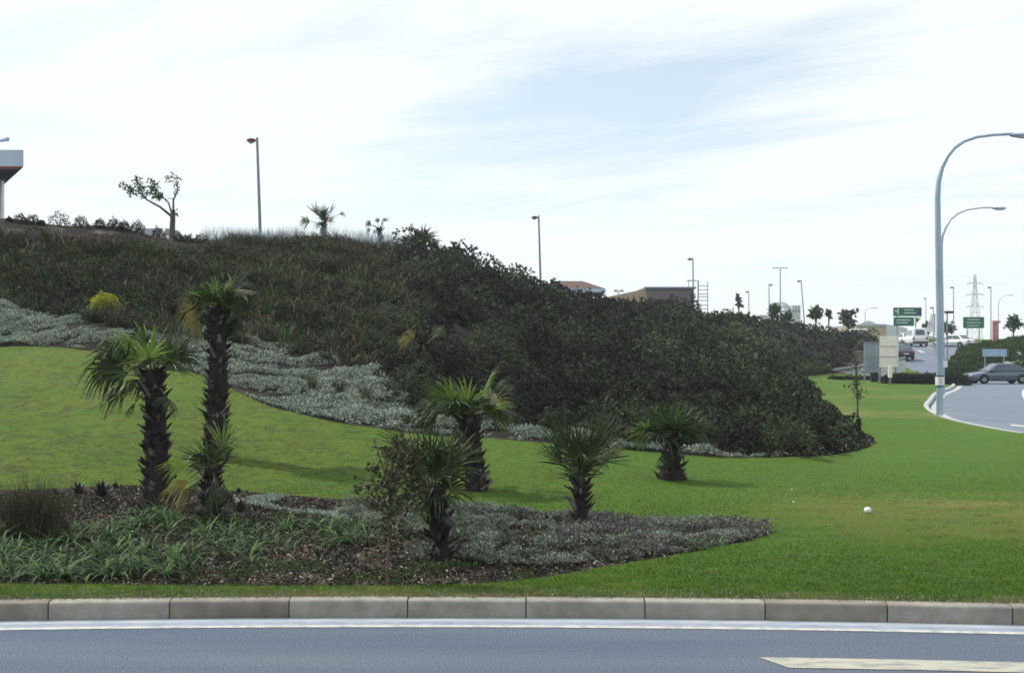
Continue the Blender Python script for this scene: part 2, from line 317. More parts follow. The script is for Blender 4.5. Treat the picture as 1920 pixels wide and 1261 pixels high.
# ------------------------------------------------------------ materials
M = {}
def lawn_mat():
    m = bpy.data.materials.new('lawn'); m.use_nodes = True; nt = m.node_tree; N = nt.nodes.new; L = nt.links.new; b = nt.nodes['Principled BSDF']
    b.inputs['Roughness'].default_value = .9; b.inputs['Specular IOR Level'].default_value = .15
    tc = N('ShaderNodeTexCoord'); sep = N('ShaderNodeSeparateXYZ'); L(tc.outputs['Object'], sep.inputs[0])
    def noise(s, st=(1, 1, 1), d=5, ro=.55):
        mp = N('ShaderNodeMapping'); mp.inputs['Scale'].default_value = st; L(tc.outputs['Object'], mp.inputs[0])
        n = N('ShaderNodeTexNoise'); n.inputs['Scale'].default_value = s; n.inputs['Detail'].default_value = d; n.inputs['Roughness'].default_value = ro; L(mp.outputs[0], n.inputs[0]); return n.outputs['Fac']
    def rg(v, a, c, lo=0, hi=1):
        r = N('ShaderNodeMapRange'); L(v, r.inputs[0]); r.inputs[1].default_value = a; r.inputs[2].default_value = c; r.inputs[3].default_value = lo; r.inputs[4].default_value = hi; return r.outputs[0]
    def mixc(f, a, c):
        x = N('ShaderNodeMix'); x.data_type = 'RGBA'; L(f, x.inputs[0])
        for i, v in ((6, a), (7, c)):
            if isinstance(v, tuple): x.inputs[i].default_value = v + (1,)
            else: L(v, x.inputs[i])
        return x.outputs[2]
    def mul(a, c):
        n = N('ShaderNodeMath'); n.operation = 'MULTIPLY'; L(a, n.inputs[0])
        if isinstance(c, float): n.inputs[1].default_value = c
        else: L(c, n.inputs[1])
        return n.outputs[0]
    # yellower on the left slope, deeper green to the right
    base = mixc(rg(sep.outputs[0], -3.0, 4.0), (.092, .135, .010), (.052, .148, .019))
    c = mixc(rg(noise(.55), .38, .62), base, (.060, .132, .011))
    # dry straw patches, mostly in two bands on the right
    mxx = N('ShaderNodeMath'); mxx.operation = 'ABSOLUTE'; s = N('ShaderNodeMath'); s.operation = 'SUBTRACT'; L(sep.outputs[1], s.inputs[0]); s.inputs[1].default_value = 16.6; L(s.outputs[0], mxx.inputs[0])
    band = mul(rg(mxx.outputs[0], 1.9, .2), rg(sep.outputs[0], 2.2, 6.0))
    c = mixc(mul(mul(band, rg(noise(1.1, (.6, 1.6, 1)), .36, .56)), .9), c, (.21, .20, .065))
    mx2 = N('ShaderNodeMath'); mx2.operation = 'ABSOLUTE'; s2 = N('ShaderNodeMath'); s2.operation = 'SUBTRACT'; L(sep.outputs[1], s2.inputs[0]); s2.inputs[1].default_value = 40.5; L(s2.outputs[0], mx2.inputs[0])
    c = mixc(mul(mul(rg(mx2.outputs[0], 3.0, .5), rg(noise(.35, (1, .5, 1)), .40, .52)), .75), c, (.27, .22, .09))
    c = mixc(mul(rg(noise(.28, (1, .35, 1), 6), .52, .68), rg(sep.outputs[1], 22.0, 45.0, 0.0, .7)), c, (.19, .20, .06))
    # dry strip along the kerb, brown flecks everywhere
    ky = N('ShaderNodeMath'); ky.operation = 'MULTIPLY_ADD'; sq = N('ShaderNodeMath'); sq.operation = 'POWER'; ad = N('ShaderNodeMath'); ad.operation = 'ADD'; L(sep.outputs[0], ad.inputs[0]); ad.inputs[1].default_value = .9
    ab = N('ShaderNodeMath'); ab.operation = 'ABSOLUTE'; L(ad.outputs[0], ab.inputs[0]); L(ab.outputs[0], sq.inputs[0]); sq.inputs[1].default_value = 2.0
    L(sq.outputs[0], ky.inputs[0]); ky.inputs[1].default_value = .0105; L(sep.outputs[1], ky.inputs[2])
    c = mixc(mul(rg(ky.outputs[0], 10.72, 10.45), rg(noise(3.0, (.5, 1, 1)), .36, .6)), c, (.23, .18, .075))
    lm = rg(sep.outputs[0], 1.5, -3.0, .25, 1.0)
    c = mixc(mul(rg(noise(1.3, (.7, 1, 1), 5, .6), .46, .60, 0, .5), lm), c, (.120, .135, .020))
    c = mixc(mul(rg(noise(2.6, (.6, 1, 1), 6, .7), .52, .60, 0, .8), lm), c, (.050, .075, .014))
    c = mixc(mul(rg(noise(5.5, (.75, 1, 1), 5, .65), .545, .585, 0, .85), lm), c, (.040, .034, .015))
    c = mixc(rg(noise(10, (1, .8, 1), 6, .75), .53, .62, 0, .8), c, (.050, .050, .016))
    c = mixc(rg(noise(60, (1, 1, 1), 3), .42, .66, 0, .45), c, (.12, .20, .025))
    c = mixc(rg(noise(90, (1, 1, 1), 3), .5, .68, 0, .4), c, (.022, .055, .006))
    c = mixc(mul(rg(noise(1.9, (1, .6, 1), 9, .8), .60, .66), .85), c, (.05, .04, .022))
    L(c, b.inputs['Base Color'])
    bp = N('ShaderNodeBump'); bp.inputs['Strength'].default_value = .9; bp.inputs['Distance'].default_value = .03; L(noise(45, (1, 1, 1), 6, .7), bp.inputs['Height']); L(bp.outputs[0], b.inputs['Normal'])
    return m
def asphalt_mat():
    m = mat('asphalt', (.080, .112, .165), (.120, .146, .188), 1.1, .85, 6, .5, 220, spec=.25, stretch=(.18, 1.6, 1), lo=.3, hi=.7)
    nt = m.node_tree; N = nt.nodes.new; L = nt.links.new; b = nt.nodes['Principled BSDF']; src = b.inputs['Base Color'].links[0].from_socket
    tc = N('ShaderNodeTexCoord'); n = N('ShaderNodeTexNoise'); n.inputs['Scale'].default_value = 75; n.inputs['Detail'].default_value = 4; L(tc.outputs['Object'], n.inputs[0])
    r = N('ShaderNodeMapRange'); L(n.outputs['Fac'], r.inputs[0]); r.inputs[1].default_value = .36; r.inputs[2].default_value = .66; r.inputs[3].default_value = .5; r.inputs[4].default_value = 1.5
    v = N('ShaderNodeVectorMath'); v.operation = 'SCALE'; L(src, v.inputs[0]); L(r.outputs[0], v.inputs['Scale']); L(v.outputs[0], b.inputs['Base Color']); return m
M['lawn'] = lawn_mat(); M['asphalt'] = asphalt_mat(); M['asphalt_pale'] = mat('pale_asphalt', (.125, .16, .215), (.165, .195, .24), .6, .85, 7, .4, 60, stretch=(.6, .25, 1), lo=.3, hi=.7)
M['soil'] = mat('soil', (.018, .016, .014), (.14, .115, .075), 3.2, .95, 10, 1, 30, c3=(.045, .038, .030), lo=.36, hi=.74, spec=.08)
M['bank'] = mat('bank_soil', (.018, .016, .015), (.10, .095, .08), 1.6, .95, 8, 1, 14, c3=(.030, .027, .023), lo=.42, hi=.72, spec=.08)
M['field'] = mat('field', (.07, .09, .03), (.12, .11, .05), .05, .9)
M['kerb'] = mat('kerb_concrete', (.215, .21, .175), (.31, .305, .265), 8, .9, 10, .3, 90, lo=.3, hi=.7, big=((.17, .16, .14), 1.4, .45, .7))
M['paint_soft'] = mat('edge_paint', (.40, .43, .46), (.27, .31, .37), 7, .75, 9, .2, 80, lo=.40, hi=.66, stretch=(.4, 2.5, 1))
M['kerbpale'] = mat('side_kerb_concrete', (.34, .36, .37), (.44, .45, .45), 3, .9, 8)
M['kerb_b'] = mat('kerb_concrete_worn', (.19, .18, .15), (.29, .27, .23), 5, .9, 10, .3, 90, lo=.3, hi=.7, big=((.13, .12, .10), 2.2, .5, .7))
M['kerb_c'] = mat('kerb_concrete_pale', (.24, .235, .20), (.33, .32, .285), 9, .9, 10, .3, 90, lo=.3, hi=.7, big=((.18, .17, .15), 1.0, .5, .7))
M['gap'] = mat('kerb_joint', (.05, .045, .04), rough=.95)
M['paint'] = mat('road_paint', (.50, .50, .46), (.28, .30, .32), 9, .7, 10, .2, 80, lo=.44, hi=.70)
M['paint_old'] = mat('worn_paint', (.40, .39, .32), (.20, .22, .23), 7, .75, 10, .2, 80, lo=.45, hi=.68, stretch=(.7, 2, 1))
M['gutter'] = mat('gutter', (.22, .25, .33), (.30, .33, .40), 5, .85, 7, .3, 90)
M['leafdark'] = mat('shrub_leaves', (.016, .016, .017), (.16, .20, .115), attr=True, rough=.6, c3=(.052, .060, .046), transl=.15, spec=.08)
M['leafmid'] = mat('shrub_leaves_green', (.030, .045, .018), (.10, .16, .035), attr=True, rough=.6, c3=(.05, .09, .025), transl=.25, spec=.08)
M['silver'] = mat('silver_leaves', (.075, .09, .075), (.50, .56, .49), attr=True, rough=.8, c3=(.29, .335, .285), transl=.1, spec=.08)
M['silverbed'] = mat('bed_silver_leaves', (.06, .068, .055), (.40, .44, .38), attr=True, rough=.8, c3=(.19, .215, .18), transl=.1, spec=.08)
M['silverpurple'] = mat('heather_leaves', (.055, .05, .045), (.34, .34, .32), attr=True, rough=.8, c3=(.14, .14, .125), transl=.1, spec=.08)
M['strap'] = mat('strap_leaves', (.015, .032, .014), (.135, .235, .065), attr=True, rough=.6, c3=(.042, .090, .030), transl=.25, spec=.22)
M['drygrass'] = mat('dry_grass', (.020, .018, .016), (.32, .31, .20), attr=True, rough=.7, c3=(.066, .063, .046), transl=.22, spec=.08)
M['bluegrass'] = mat('blue_grass', (.16, .20, .22), (.30, .36, .40), attr=True, rough=.7, transl=.3)
M['grass'] = mat('grass_blades', (.035, .075, .010), (.30, .26, .10), attr=True, rough=.8, c3=(.080, .165, .022), transl=.3, spec=.1)
M['yellowleaf'] = mat('yellow_leaves', (.20, .20, .015), (.66, .64, .09), attr=True, rough=.6, c3=(.42, .43, .04), transl=.3)
M['mulch'] = mat('bark_chips', (.020, .018, .016), (.31, .29, .24), attr=True, rough=.95, c3=(.055, .050, .040), spec=.08)
M['frond'] = mat('palm_frond', (.020, .026, .018), (.15, .22, .05), attr=True, rough=.5, c3=(.048, .075, .026), transl=.22, spec=.35)
M['petiole'] = mat('palm_stalk', (.05, .05, .03), (.11, .11, .065), 6, .5)
M['trunk'] = mat('palm_trunk', (.022, .017, .018), (.20, .185, .18), attr=True, rough=.9, c3=(.050, .040, .040), bump=.6, bscale=40, spec=.06)
M['bark'] = mat('bark', (.07, .055, .045), (.14, .115, .09), 18, .9, 6, .6, 60)
M['treeleaf'] = mat('tree_leaves', (.025, .022, .016), (.115, .125, .055), attr=True, rough=.6, c3=(.05, .058, .028), transl=.2, spec=.2)
M['farleaf'] = mat('far_leaves', (.03, .055, .035), (.10, .15, .07), attr=True, rough=.7, c3=(.05, .075, .045), transl=.2, spec=.08)
M['galv'] = mat('galvanised_steel', (.26, .36, .44), (.36, .45, .53), 3, .45, 5, metallic=.3, spec=.5, stretch=(1, 1, .2))
M['brown'] = mat('lamp_brown', (.13, .035, .02), (.10, .03, .02), 5, .5)
M['polegrey'] = mat('pole_grey', (.21, .23, .27), (.26, .28, .32), 4, .6)
M['white'] = mat('white_paint', (.78, .80, .82), (.70, .72, .75), 2, .4)
M['cream'] = mat('cream_board', (.90, .88, .80), (.82, .76, .64), 2.5, .6)
M['red'] = mat('red_paint', (.45, .05, .04), (.38, .05, .04), 4, .5)
M['fascia'] = mat('canopy_fascia', (.42, .55, .66), (.50, .62, .72), .6, .5)
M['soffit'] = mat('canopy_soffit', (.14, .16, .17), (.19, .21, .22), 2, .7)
M['roofbrown'] = mat('roof_tiles', (.085, .055, .05), (.12, .08, .07), 4, .85, 6, .5, 20, stretch=(1, 1, 5))
M['beige'] = mat('beige_wall', (.42, .35, .25), (.36, .30, .21), 1.5, .9)
M['flatroof'] = mat('roof_sheet', (.15, .14, .14), (.18, .165, .16), 1.5, .8)
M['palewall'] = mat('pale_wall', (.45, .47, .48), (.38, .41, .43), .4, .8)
M['glass'] = mat('car_glass', (.05, .08, .10), (.08, .11, .13), 1, .12, spec=.6)
M['bluegrey'] = mat('car_paint_blue_grey', (.105, .135, .19), (.12, .15, .205), .5, .28, metallic=.4, spec=.6)
M['carwhite'] = mat('car_paint_white', (.72, .74, .76), (.66, .69, .72), .5, .3, spec=.5)
M['cardark'] = mat('car_paint_dark', (.05, .06, .08), (.04, .05, .07), .5, .3, metallic=.2, spec=.6)
M['tyre'] = mat('tyre_rubber', (.018, .018, .02), rough=.85)
M['rim'] = mat('wheel_rim', (.50, .52, .54), (.42, .44, .46), 5, .35, metallic=.6)
M['black'] = mat('black_plastic', (.02, .02, .022), rough=.6)
M['lampred'] = mat('tail_lamp', (.35, .02, .015), rough=.3)
M['lampclear'] = mat('head_lamp', (.6, .62, .62), rough=.2)
M['signgreen'] = mat('sign_green', (.012, .12, .075), (.015, .15, .09), 2, .5)
M['signblue'] = mat('sign_blue', (.02, .055, .17), rough=.5)
M['signpale'] = mat('sign_lettering', (.68, .74, .72), rough=.6)
M['signsteel'] = mat('sign_back', (.30, .36, .42), (.24, .30, .36), 2, .6)
M['concrete'] = mat('concrete_wall', (.27, .31, .34), (.34, .38, .40), 1.2, .9, 7, .4, 30)
M['far'] = mat('haze_paled_steel', (.42, .50, .56), rough=.6)  # distance haze put into the colour: paler than the steel itself
M['hillfar'] = mat('far_hill', (.05, .08, .09), (.08, .11, .12), .01, .95)
M['wood'] = mat('stake_wood', (.16, .13, .09), (.22, .18, .13), 12, .8)
M['dirtyblue'] = mat('pale_blue_panel', (.22, .36, .48), (.30, .44, .54), 2, .6)

# ------------------------------------------------------------ roads, kerbs, far ground
def plate(name, pts, z, m, kind='structure', label=None):
    me = bpy.data.meshes.new(name); me.from_pydata([(p[0], p[1], z) for p in pts], [], [tuple(range(len(pts)))]); me.materials.append(m); me.update()
    if me.polygons[0].normal.z < 0: me.flip_normals()
    return tag(obj(name, me), kind=kind, label=label)
def strip(name, line, o0, o1, z, m, zf=None, parent=None):
    """band between two offsets (to the left of the direction of travel)"""
    vs = []; n = len(line)
    for i, p in enumerate(line):
        a = Vector(line[max(i - 1, 0)][:2]); b = Vector(line[min(i + 1, n - 1)][:2]); d = (b - a).normalized(); nn = Vector((-d.y, d.x))
        for o in (o0, o1):
            q = Vector(p[:2]) + nn * o; vs.append((q.x, q.y, z + (zf(q.x, q.y) if zf else 0)))
    fs = [(2 * i, 2 * i + 1, 2 * i + 3, 2 * i + 2) for i in range(n - 1)]
    me = bpy.data.meshes.new(name); me.from_pydata(vs, [], fs); me.materials.append(m); me.update()
    if me.polygons[0].normal.z < 0: me.flip_normals()
    return obj(name, me, parent)
def roads():
    plate('ground', [(-1250, -300), (1250, -300), (1250, 1250), (-1250, 1250)], -.6, M['field'])
    # near road: band on the camera side of the kerb, joined on the right to the side road
    near = [(x, kerbY(x) + .0) for x in np.arange(-30, 22.01, 1)] + [(90, -20), (90, -28), (-40, -28), (-40, -3)]
    plate('road', near[:53] + [(22, -24), (-30, -24)], 0.0, M['asphalt'])
    # side road and the flat of the junction
    fl = WEDGE + [(41.5, 93.5), (60, 92.5), (90, 90), (90, -20), (22, -20)]
    plate('side_road', fl, -.004, M['asphalt_pale'])
    V = []; ups = dens(UPW, 2); upe = dens(UPE, 2); n = 60; fs = []
    for i in range(n):
        a = ups[int(i * (len(ups) - 1) / (n - 1))]; b = upe[int(i * (len(upe) - 1) / (n - 1))]
        for t in (0, .33, .66, 1): 
            x = a[0] + (b[0] - a[0]) * t; y = a[1] + (b[1] - a[1]) * t; V.append((x, y, uz(y)))
    for i in range(n - 1):
        for j in range(3): fs.append((i * 4 + j, i * 4 + j + 1, i * 4 + j + 5, i * 4 + j + 4))
    me = bpy.data.meshes.new('uphill_road'); me.from_pydata(V, [], fs); me.materials.append(M['asphalt_pale']); me.update(); tag(obj('uphill_road', me), kind='structure')
    # verge under the photographer
    o = plate('verge', [(-30, 1.0), (-14, 2.4), (0, 2.6), (14, 1.4), (22, -1), (22, -20), (-30, -20)], .12, M['lawn'])
    # painted lines of the near road
    kl = [(x, kerbY(x)) for x in np.arange(-25, 20, .25)]
    tag(strip('edge_line', kl, -.27, -.125, .004, M['paint_soft']), kind='structure')
    tag(strip('gutter_strip', kl, -.39, -.27, .004, M['gutter']), kind='structure')
    tag(strip('lane_line', kl, -.47, -.39, .004, M['paint']), kind='structure')
    # broken wide line: slanted start
    x0 = 1.89; seg = [(x, kerbY(x)) for x in np.arange(x0, 7.6, .2)]
    o = strip('wide_line', seg, -1.66, -1.37, .005, M['paint_old']); me = o.data
    me.vertices[0].co.x += .17; tag(o, kind='structure')
    # kerb stones
    k = MB(); s = 0; L = [(x, kerbY(x)) for x in np.arange(-28, 21, .02)]
    acc = 0; px0 = None; idx = [0]
    for i in range(1, len(L)):
        acc += math.hypot(L[i][0] - L[i - 1][0], L[i][1] - L[i - 1][1])
        if acc >= 1.0: idx.append(i); acc = 0
    # shift so that a joint lies near x=0.12
    best = min(idx, key=lambda i: abs(L[i][0] - .125)); sh = int((0.125 - L[best][0]) / .02)
    for ki, (a, b) in enumerate(zip(idx[:-1], idx[1:])):
        k.cur = (0, 2, 0, 3, 2, 0, 3)[(ki * 5) % 7]
        a = min(max(a + sh, 0), len(L) - 2); b = min(b + sh, len(L) - 1); prof = [(-.12, -.08), (-.119, .115), (-.115, .135), (-.105, .146), (-.09, .150), (.0, .156), (.0, -.08)]
        n = 5; rings = []
        jz = random.uniform(-.002, .002); jo = random.uniform(-.003, .003)
        for q in range(n):
            f = (a + (b - a) * q / (n - 1)); f += (.28 if q == 0 else -.28 if q == n - 1 else 0); i = int(min(max(f, 0), len(L) - 2)); t = f - i
            p = Vector(L[i]).lerp(Vector(L[i + 1]), t); d = (Vector(L[i + 1]) - Vector(L[i])).normalized(); nn = Vector((-d.y, d.x))
            rings.append([(p.x + nn.x * (o + jo), p.y + nn.y * (o + jo), z + jz) for o, z in prof])
        m_ = len(prof); vs = [v for r in rings for v in r]
        k.add(vs, [(q * m_ + j, q * m_ + (j + 1) % m_, (q + 1) * m_ + (j + 1) % m_, (q + 1) * m_ + j) for q in range(n - 1) for j in range(m_)] + [tuple(range(m_)), tuple(range(n * m_ - 1, (n - 1) * m_ - 1, -1))])
    k.cur = 1
    for i in range(0, len(L) - 30, 25):
        a, b = L[i], L[i + 25]; k.hexa([(a[0], a[1] - .11, -.05), (b[0], b[1] - .11, -.05), (b[0], b[1] - .01, -.05), (a[0], a[1] - .01, -.05), (a[0], a[1] - .11, .12), (b[0], b[1] - .11, .12), (b[0], b[1] - .01, .12), (a[0], a[1] - .01, .12)])
    tag(k.build('kerb', [M['kerb'], M['gap'], M['kerb_b'], M['kerb_c']]), kind='structure')
    # side road kerb, pale, and its painted edge
    def kerbline(name, line, w, h, base=0.0, m=None):
        k = MB(); line = dens(line, .6); n = len(line); vs = []
        for i, p in enumerate(line):
            a = Vector(line[max(i - 1, 0)]); b = Vector(line[min(i + 1, n - 1)]); d = (b - a).normalized(); nn = Vector((-d.y, d.x)); zz = uz(p[1]) + base
            for o, z in ((-.02, -.1), (-.02, h - .03), (.02, h), (w, h), (w, -.1)): vs.append((p[0] + nn.x * o, p[1] + nn.y * o, z + zz))
        fs = [(i * 5 + j, (i + 1) * 5 + j, (i + 1) * 5 + j + 1, i * 5 + j + 1) for i in range(n - 1) for j in range(4)]
        k.add(vs, fs + [(0, 1, 2, 3, 4), tuple((n - 1) * 5 + j for j in (4, 3, 2, 1, 0))]); return tag(k.build(name, m or M['kerbpale']), kind='structure')
    kerbline('side_kerb', WEDGE, .16, .14)
    wl = dens(WEDGE, .5)
    tag(strip('side_gutter', wl, -.42, -.10, .004, M['kerbpale']), kind='structure')
    kerbline('uphill_kerb', UPE[::-1], .2, .14)
    kerbline('uphill_kerb_west', UPW, .2, .14)
    # junction arm on the top of the rise, seen as a pale strip
    # splitter island (kerbed, painted white) at the right edge
    k = MB(); c = Vector((27.9, 61.2)); n = 40; out = []; 
    for i in range(n):
        t = 2 * math.pi * i / n; a_, b_ = 2.2 * math.cos(t), 19 * math.sin(t); out.append((c.x + a_ * .92 + b_ * .385, c.y - a_ * .385 + b_ * .92))
    vs = [(x, y, -.02) for x, y in out] + [(x, y, .13) for x, y in out] + [(c.x + (x - c.x) * .90 + .0, c.y + (y - c.y) * .98, .15) for x, y in out]
    k.add(vs, [(i, (i + 1) % n, n + (i + 1) % n, n + i) for i in range(n)] + [(n + i, n + (i + 1) % n, 2 * n + (i + 1) % n, 2 * n + i) for i in range(n)])
    k.cur = 1; k.add([vs[2 * n + i] for i in range(n)], [tuple(range(n))]); tag(k.build('traffic_island', [M['white'], M['asphalt']]), kind='structure')
    # lane marks on the side road: arrow and dashes
    k = MB()
    for (x, y, w, l) in ((27.5, 83.2, 2.2, .35), (30.8, 82.6, 1.4, .3)): k.add([(x, y, .006), (x + w, y - .1, .006), (x + w, y + l * 4 - .1, .006), (x, y + l * 4, .006)], [(0, 1, 2, 3)])
    tag(k.build('lane_dashes', M['paint_old']), kind='structure')
    k = MB(); y = 36.5; x0 = (1893 - 960) / F * y
    k.add([(x0, y, .006), (x0 + .45, y - .9, .006), (x0 + .45, y - .25, .006), (x0 + 2.2, y - .25, .006), (x0 + 2.2, y + .25, .006), (x0 + .45, y + .25, .006), (x0 + .45, y + .9, .006)], [(0, 1, 2, 3, 4, 5, 6)])
    tag(k.build('lane_arrow', M['paint']), kind='structure')
    for i, (px, py) in enumerate(((1703, 665), (1727, 661), (1748, 644), (1742, 652))):
        p = up_hit(px, py); k = MB(); d = 1.6
        k.add([(p.x, p.y, uz(p.y) + .006), (p.x + .45, p.y, uz(p.y) + .006), (p.x + 1.0, p.y + d * 2, uz(p.y + d * 2) + .006), (p.x + .6, p.y + d * 2, uz(p.y + d * 2) + .006)], [(0, 1, 2, 3)])
        tag(k.build('lane_dash', M['paint']), kind='structure')
def uz(y):
    """height of the road that climbs away on the right"""
    return float(np.interp(y, [0, 90, 96, 103, 115, 125, 131, 150, 180], [0, 0, .25, .85, 1.75, 2.5, 2.75, 3.1, 3.2]))
def up_hit(px, py):
    for y in np.arange(80, 200, .2):
        if uz(y) - (CH + (HZ - py) / F * y) >= 0: break
    return Vector(((px - 960) / F * y, y, uz(y)))

# ------------------------------------------------------------ plant generators (numpy)
def unit(v): return v / np.maximum(np.linalg.norm(v, axis=-1, keepdims=True), 1e-9)
def leaf_quads(P_, D, length, width, up=None):
    """diamond leaf at P_ along D"""
    n = len(P_); r = unit(rng.normal(size=(n, 3))); S = unit(np.cross(D, r))
    L_ = np.broadcast_to(np.asarray(length, float).reshape(-1, 1), (n, 1)); W_ = np.broadcast_to(np.asarray(width, float).reshape(-1, 1), (n, 1))
    return np.stack([P_, P_ + D * L_ * .5 + S * W_ * .5, P_ + D * L_, P_ + D * L_ * .5 - S * W_ * .5], 1)
def shrub_cloud(C, Rr, n_per, lsize, squash=.8, tintbias=None, outward=.6, inner=.75, ros=1):
    """leaves over dome shaped bushes. C (k,3) ground centres, Rr (k,) radii, n_per (k,) leaf counts"""
    idx = np.repeat(np.arange(len(C)), np.maximum(n_per // ros, 1)); n = len(idx)
    d = unit(rng.normal(size=(n, 3)) * [1, 1, 1]); d[:, 2] = np.abs(d[:, 2]) * .95 - .1; d = unit(d)
    ph = rng.uniform(0, 6.28, size=(len(C), 3)); q = ph[idx]
    lump = 1 + .16 * np.sin(d[:, 0] * 5 + q[:, 0]) * np.sin(d[:, 1] * 5 + q[:, 1]) + .10 * np.sin(d[:, 2] * 9 + q[:, 2] + d[:, 0] * 7)
    rad = Rr[idx] * lump * (inner + (1 - inner) * rng.random(n) ** .5)
    p = C[idx] + d * rad[:, None] * [1, 1, squash] + [0, 0, 0.0]
    ax = d * outward + rng.normal(size=(n, 3)) * (.45 if ros == 1 else .28) + [0, 0, .35]; tl = rng.normal(size=n) * .16
    if ros > 1:
        p = np.repeat(p, ros, 0); idx = np.repeat(idx, ros); tl = np.repeat(tl, ros); n = len(p); ax = np.repeat(unit(ax), ros, 0) + rng.normal(size=(n, 3)) * .5
    dirs = unit(ax)
    ls = lsize[idx] * rng.uniform(.7, 1.3, n)
    Q = leaf_quads(p, dirs, ls, ls * .5)
    t = (rng.random(n) * .75 if ros == 1 else .38 + tl + rng.normal(size=n) * .10) + (tintbias[idx] if tintbias is not None else 0)
    return Q, np.clip(t, 0, 1)
def tuft(C, nb, length, width, lean=.5, bend=.6, wind=(0, 0), steps=3):
    """arching strap blades. C (k,3); returns quads"""
    idx = np.repeat(np.arange(len(C)), nb); n = len(idx)
    a = rng.uniform(0, 6.283, n); h = np.stack([np.cos(a), np.sin(a), np.zeros(n)], 1)
    le = (length[idx] if hasattr(length, '__len__') else length) * rng.uniform(.6, 1.15, n); wd = width * rng.uniform(.7, 1.2, n)
    ln = lean * rng.uniform(.2, 1.2, n); bd = bend * rng.uniform(.4, 1.4, n)
    S = np.stack([-np.sin(a), np.cos(a), np.zeros(n)], 1); base = C[idx] + h * .03 * rng.random((n, 1)); wv = np.array([wind[0], wind[1], 0.0])
    pts = []
    for s in range(steps + 1):
        t = s / steps; el = np.pi / 2 - ln - bd * t * 1.6
        if s: p = p + (h * np.cos(el)[:, None] + np.array([0, 0, 1.0]) * np.sin(el)[:, None] + wv * t) * (le / steps)[:, None]
        else: p = base
        w = wd * (1 - .15 * s) if s < steps else wd * .08
        pts.append((p - S * w[:, None] * .5, p + S * w[:, None] * .5))
    Q = [np.stack([pts[s][0], pts[s][1], pts[s + 1][1], pts[s + 1][0]], 1) for s in range(steps)]
    t = rng.random(n)
    return np.concatenate(Q), np.concatenate([t] * steps)
def scatter(n, poly_px, Y0, Y1, pxr=None, excl=(), plan=None):
    """random ground points, uniform in plan, inside a polygon given on the picture of the ground"""
    xs = [p[0] for p in poly_px]; x0, x1 = min(xs), max(xs)
    out = []; tot = 0; need = n
    while tot < n:
        m = need * 6; Y = np.sqrt(rng.uniform(Y0 ** 2, Y1 ** 2, m)); px = rng.uniform(x0, x1, m); X = (px - 960) / F * Y; Z = gz(X, Y)
        qx, qy = topix(X, Y, Z); ok = inpoly(qx, qy, poly_px)
        if plan is not None: ok &= inpoly(X, Y, plan)
        for e in excl: ok &= ~inpoly(qx, qy, e)
        p = np.stack([X, Y, Z], 1)[ok]; out.append(p); tot += len(p)
        if len(p) == 0: break
    res = np.concatenate(out)[:n]
    if plan is bed: res[:, 2] -= .035
    return res
def vnoise(X, Y, s, seed=0):
    a = np.sin(X * s + 1.7 * seed + 1.1 * np.sin(Y * s * 1.3 + seed)) + np.sin(Y * s * 1.1 + seed * 2.3 + 1.3 * np.sin(X * s * .8)) + .6 * np.sin((X + Y) * s * 2.1 + seed) * np.sin((X - Y) * s * 2.3)
    return a / 2.6

# polygons on the photograph of the ground (used only to say what grows where)
SILVER_HILL = [(-500, 545), (0, 572), (60, 590), (170, 605), (260, 622), (345, 640), (430, 635), (520, 648), (590, 662), (640, 685), (700, 688), (735, 715), (770, 760), (850, 790), (940, 800), (1040, 812), (1150, 828), (1260, 838), (1380, 846), (1470, 850), (1470, 870), (1200, 870), (700, 830), (300, 690), (-500, 660)]
SILVER_BED = [(650, 930), (760, 944), (900, 946), (1080, 962), (1300, 972), (1460, 990), (1455, 1003), (1330, 1026), (1180, 1045), (1060, 1062), (960, 1066), (870, 1045), (860, 1010), (760, 1000), (690, 985), (640, 960)]
GREY_EDGE_BED = [(430, 920), (650, 938), (700, 985), (560, 960), (440, 945)]
DOME = [(690, 650), (800, 610), (760, 500), (760, 440), (900, 470), (1010, 500), (1140, 540), (1300, 560), (1440, 585), (1600, 600), (1640, 640), (1560, 700), (1480, 720), (1490, 750), (1560, 780), (1620, 805), (1655, 826), (1600, 850), (1400, 870), (1040, 850), (760, 800), (700, 720)]
MIXED = [(-500, 395), (0, 438), (120, 450), (230, 462), (330, 470), (400, 466), (450, 442), (760, 440), (830, 520), (800, 610), (690, 650), (700, 700), (640, 690), (520, 650), (345, 645), (230, 615), (90, 590), (0, 570), (-500, 545)]

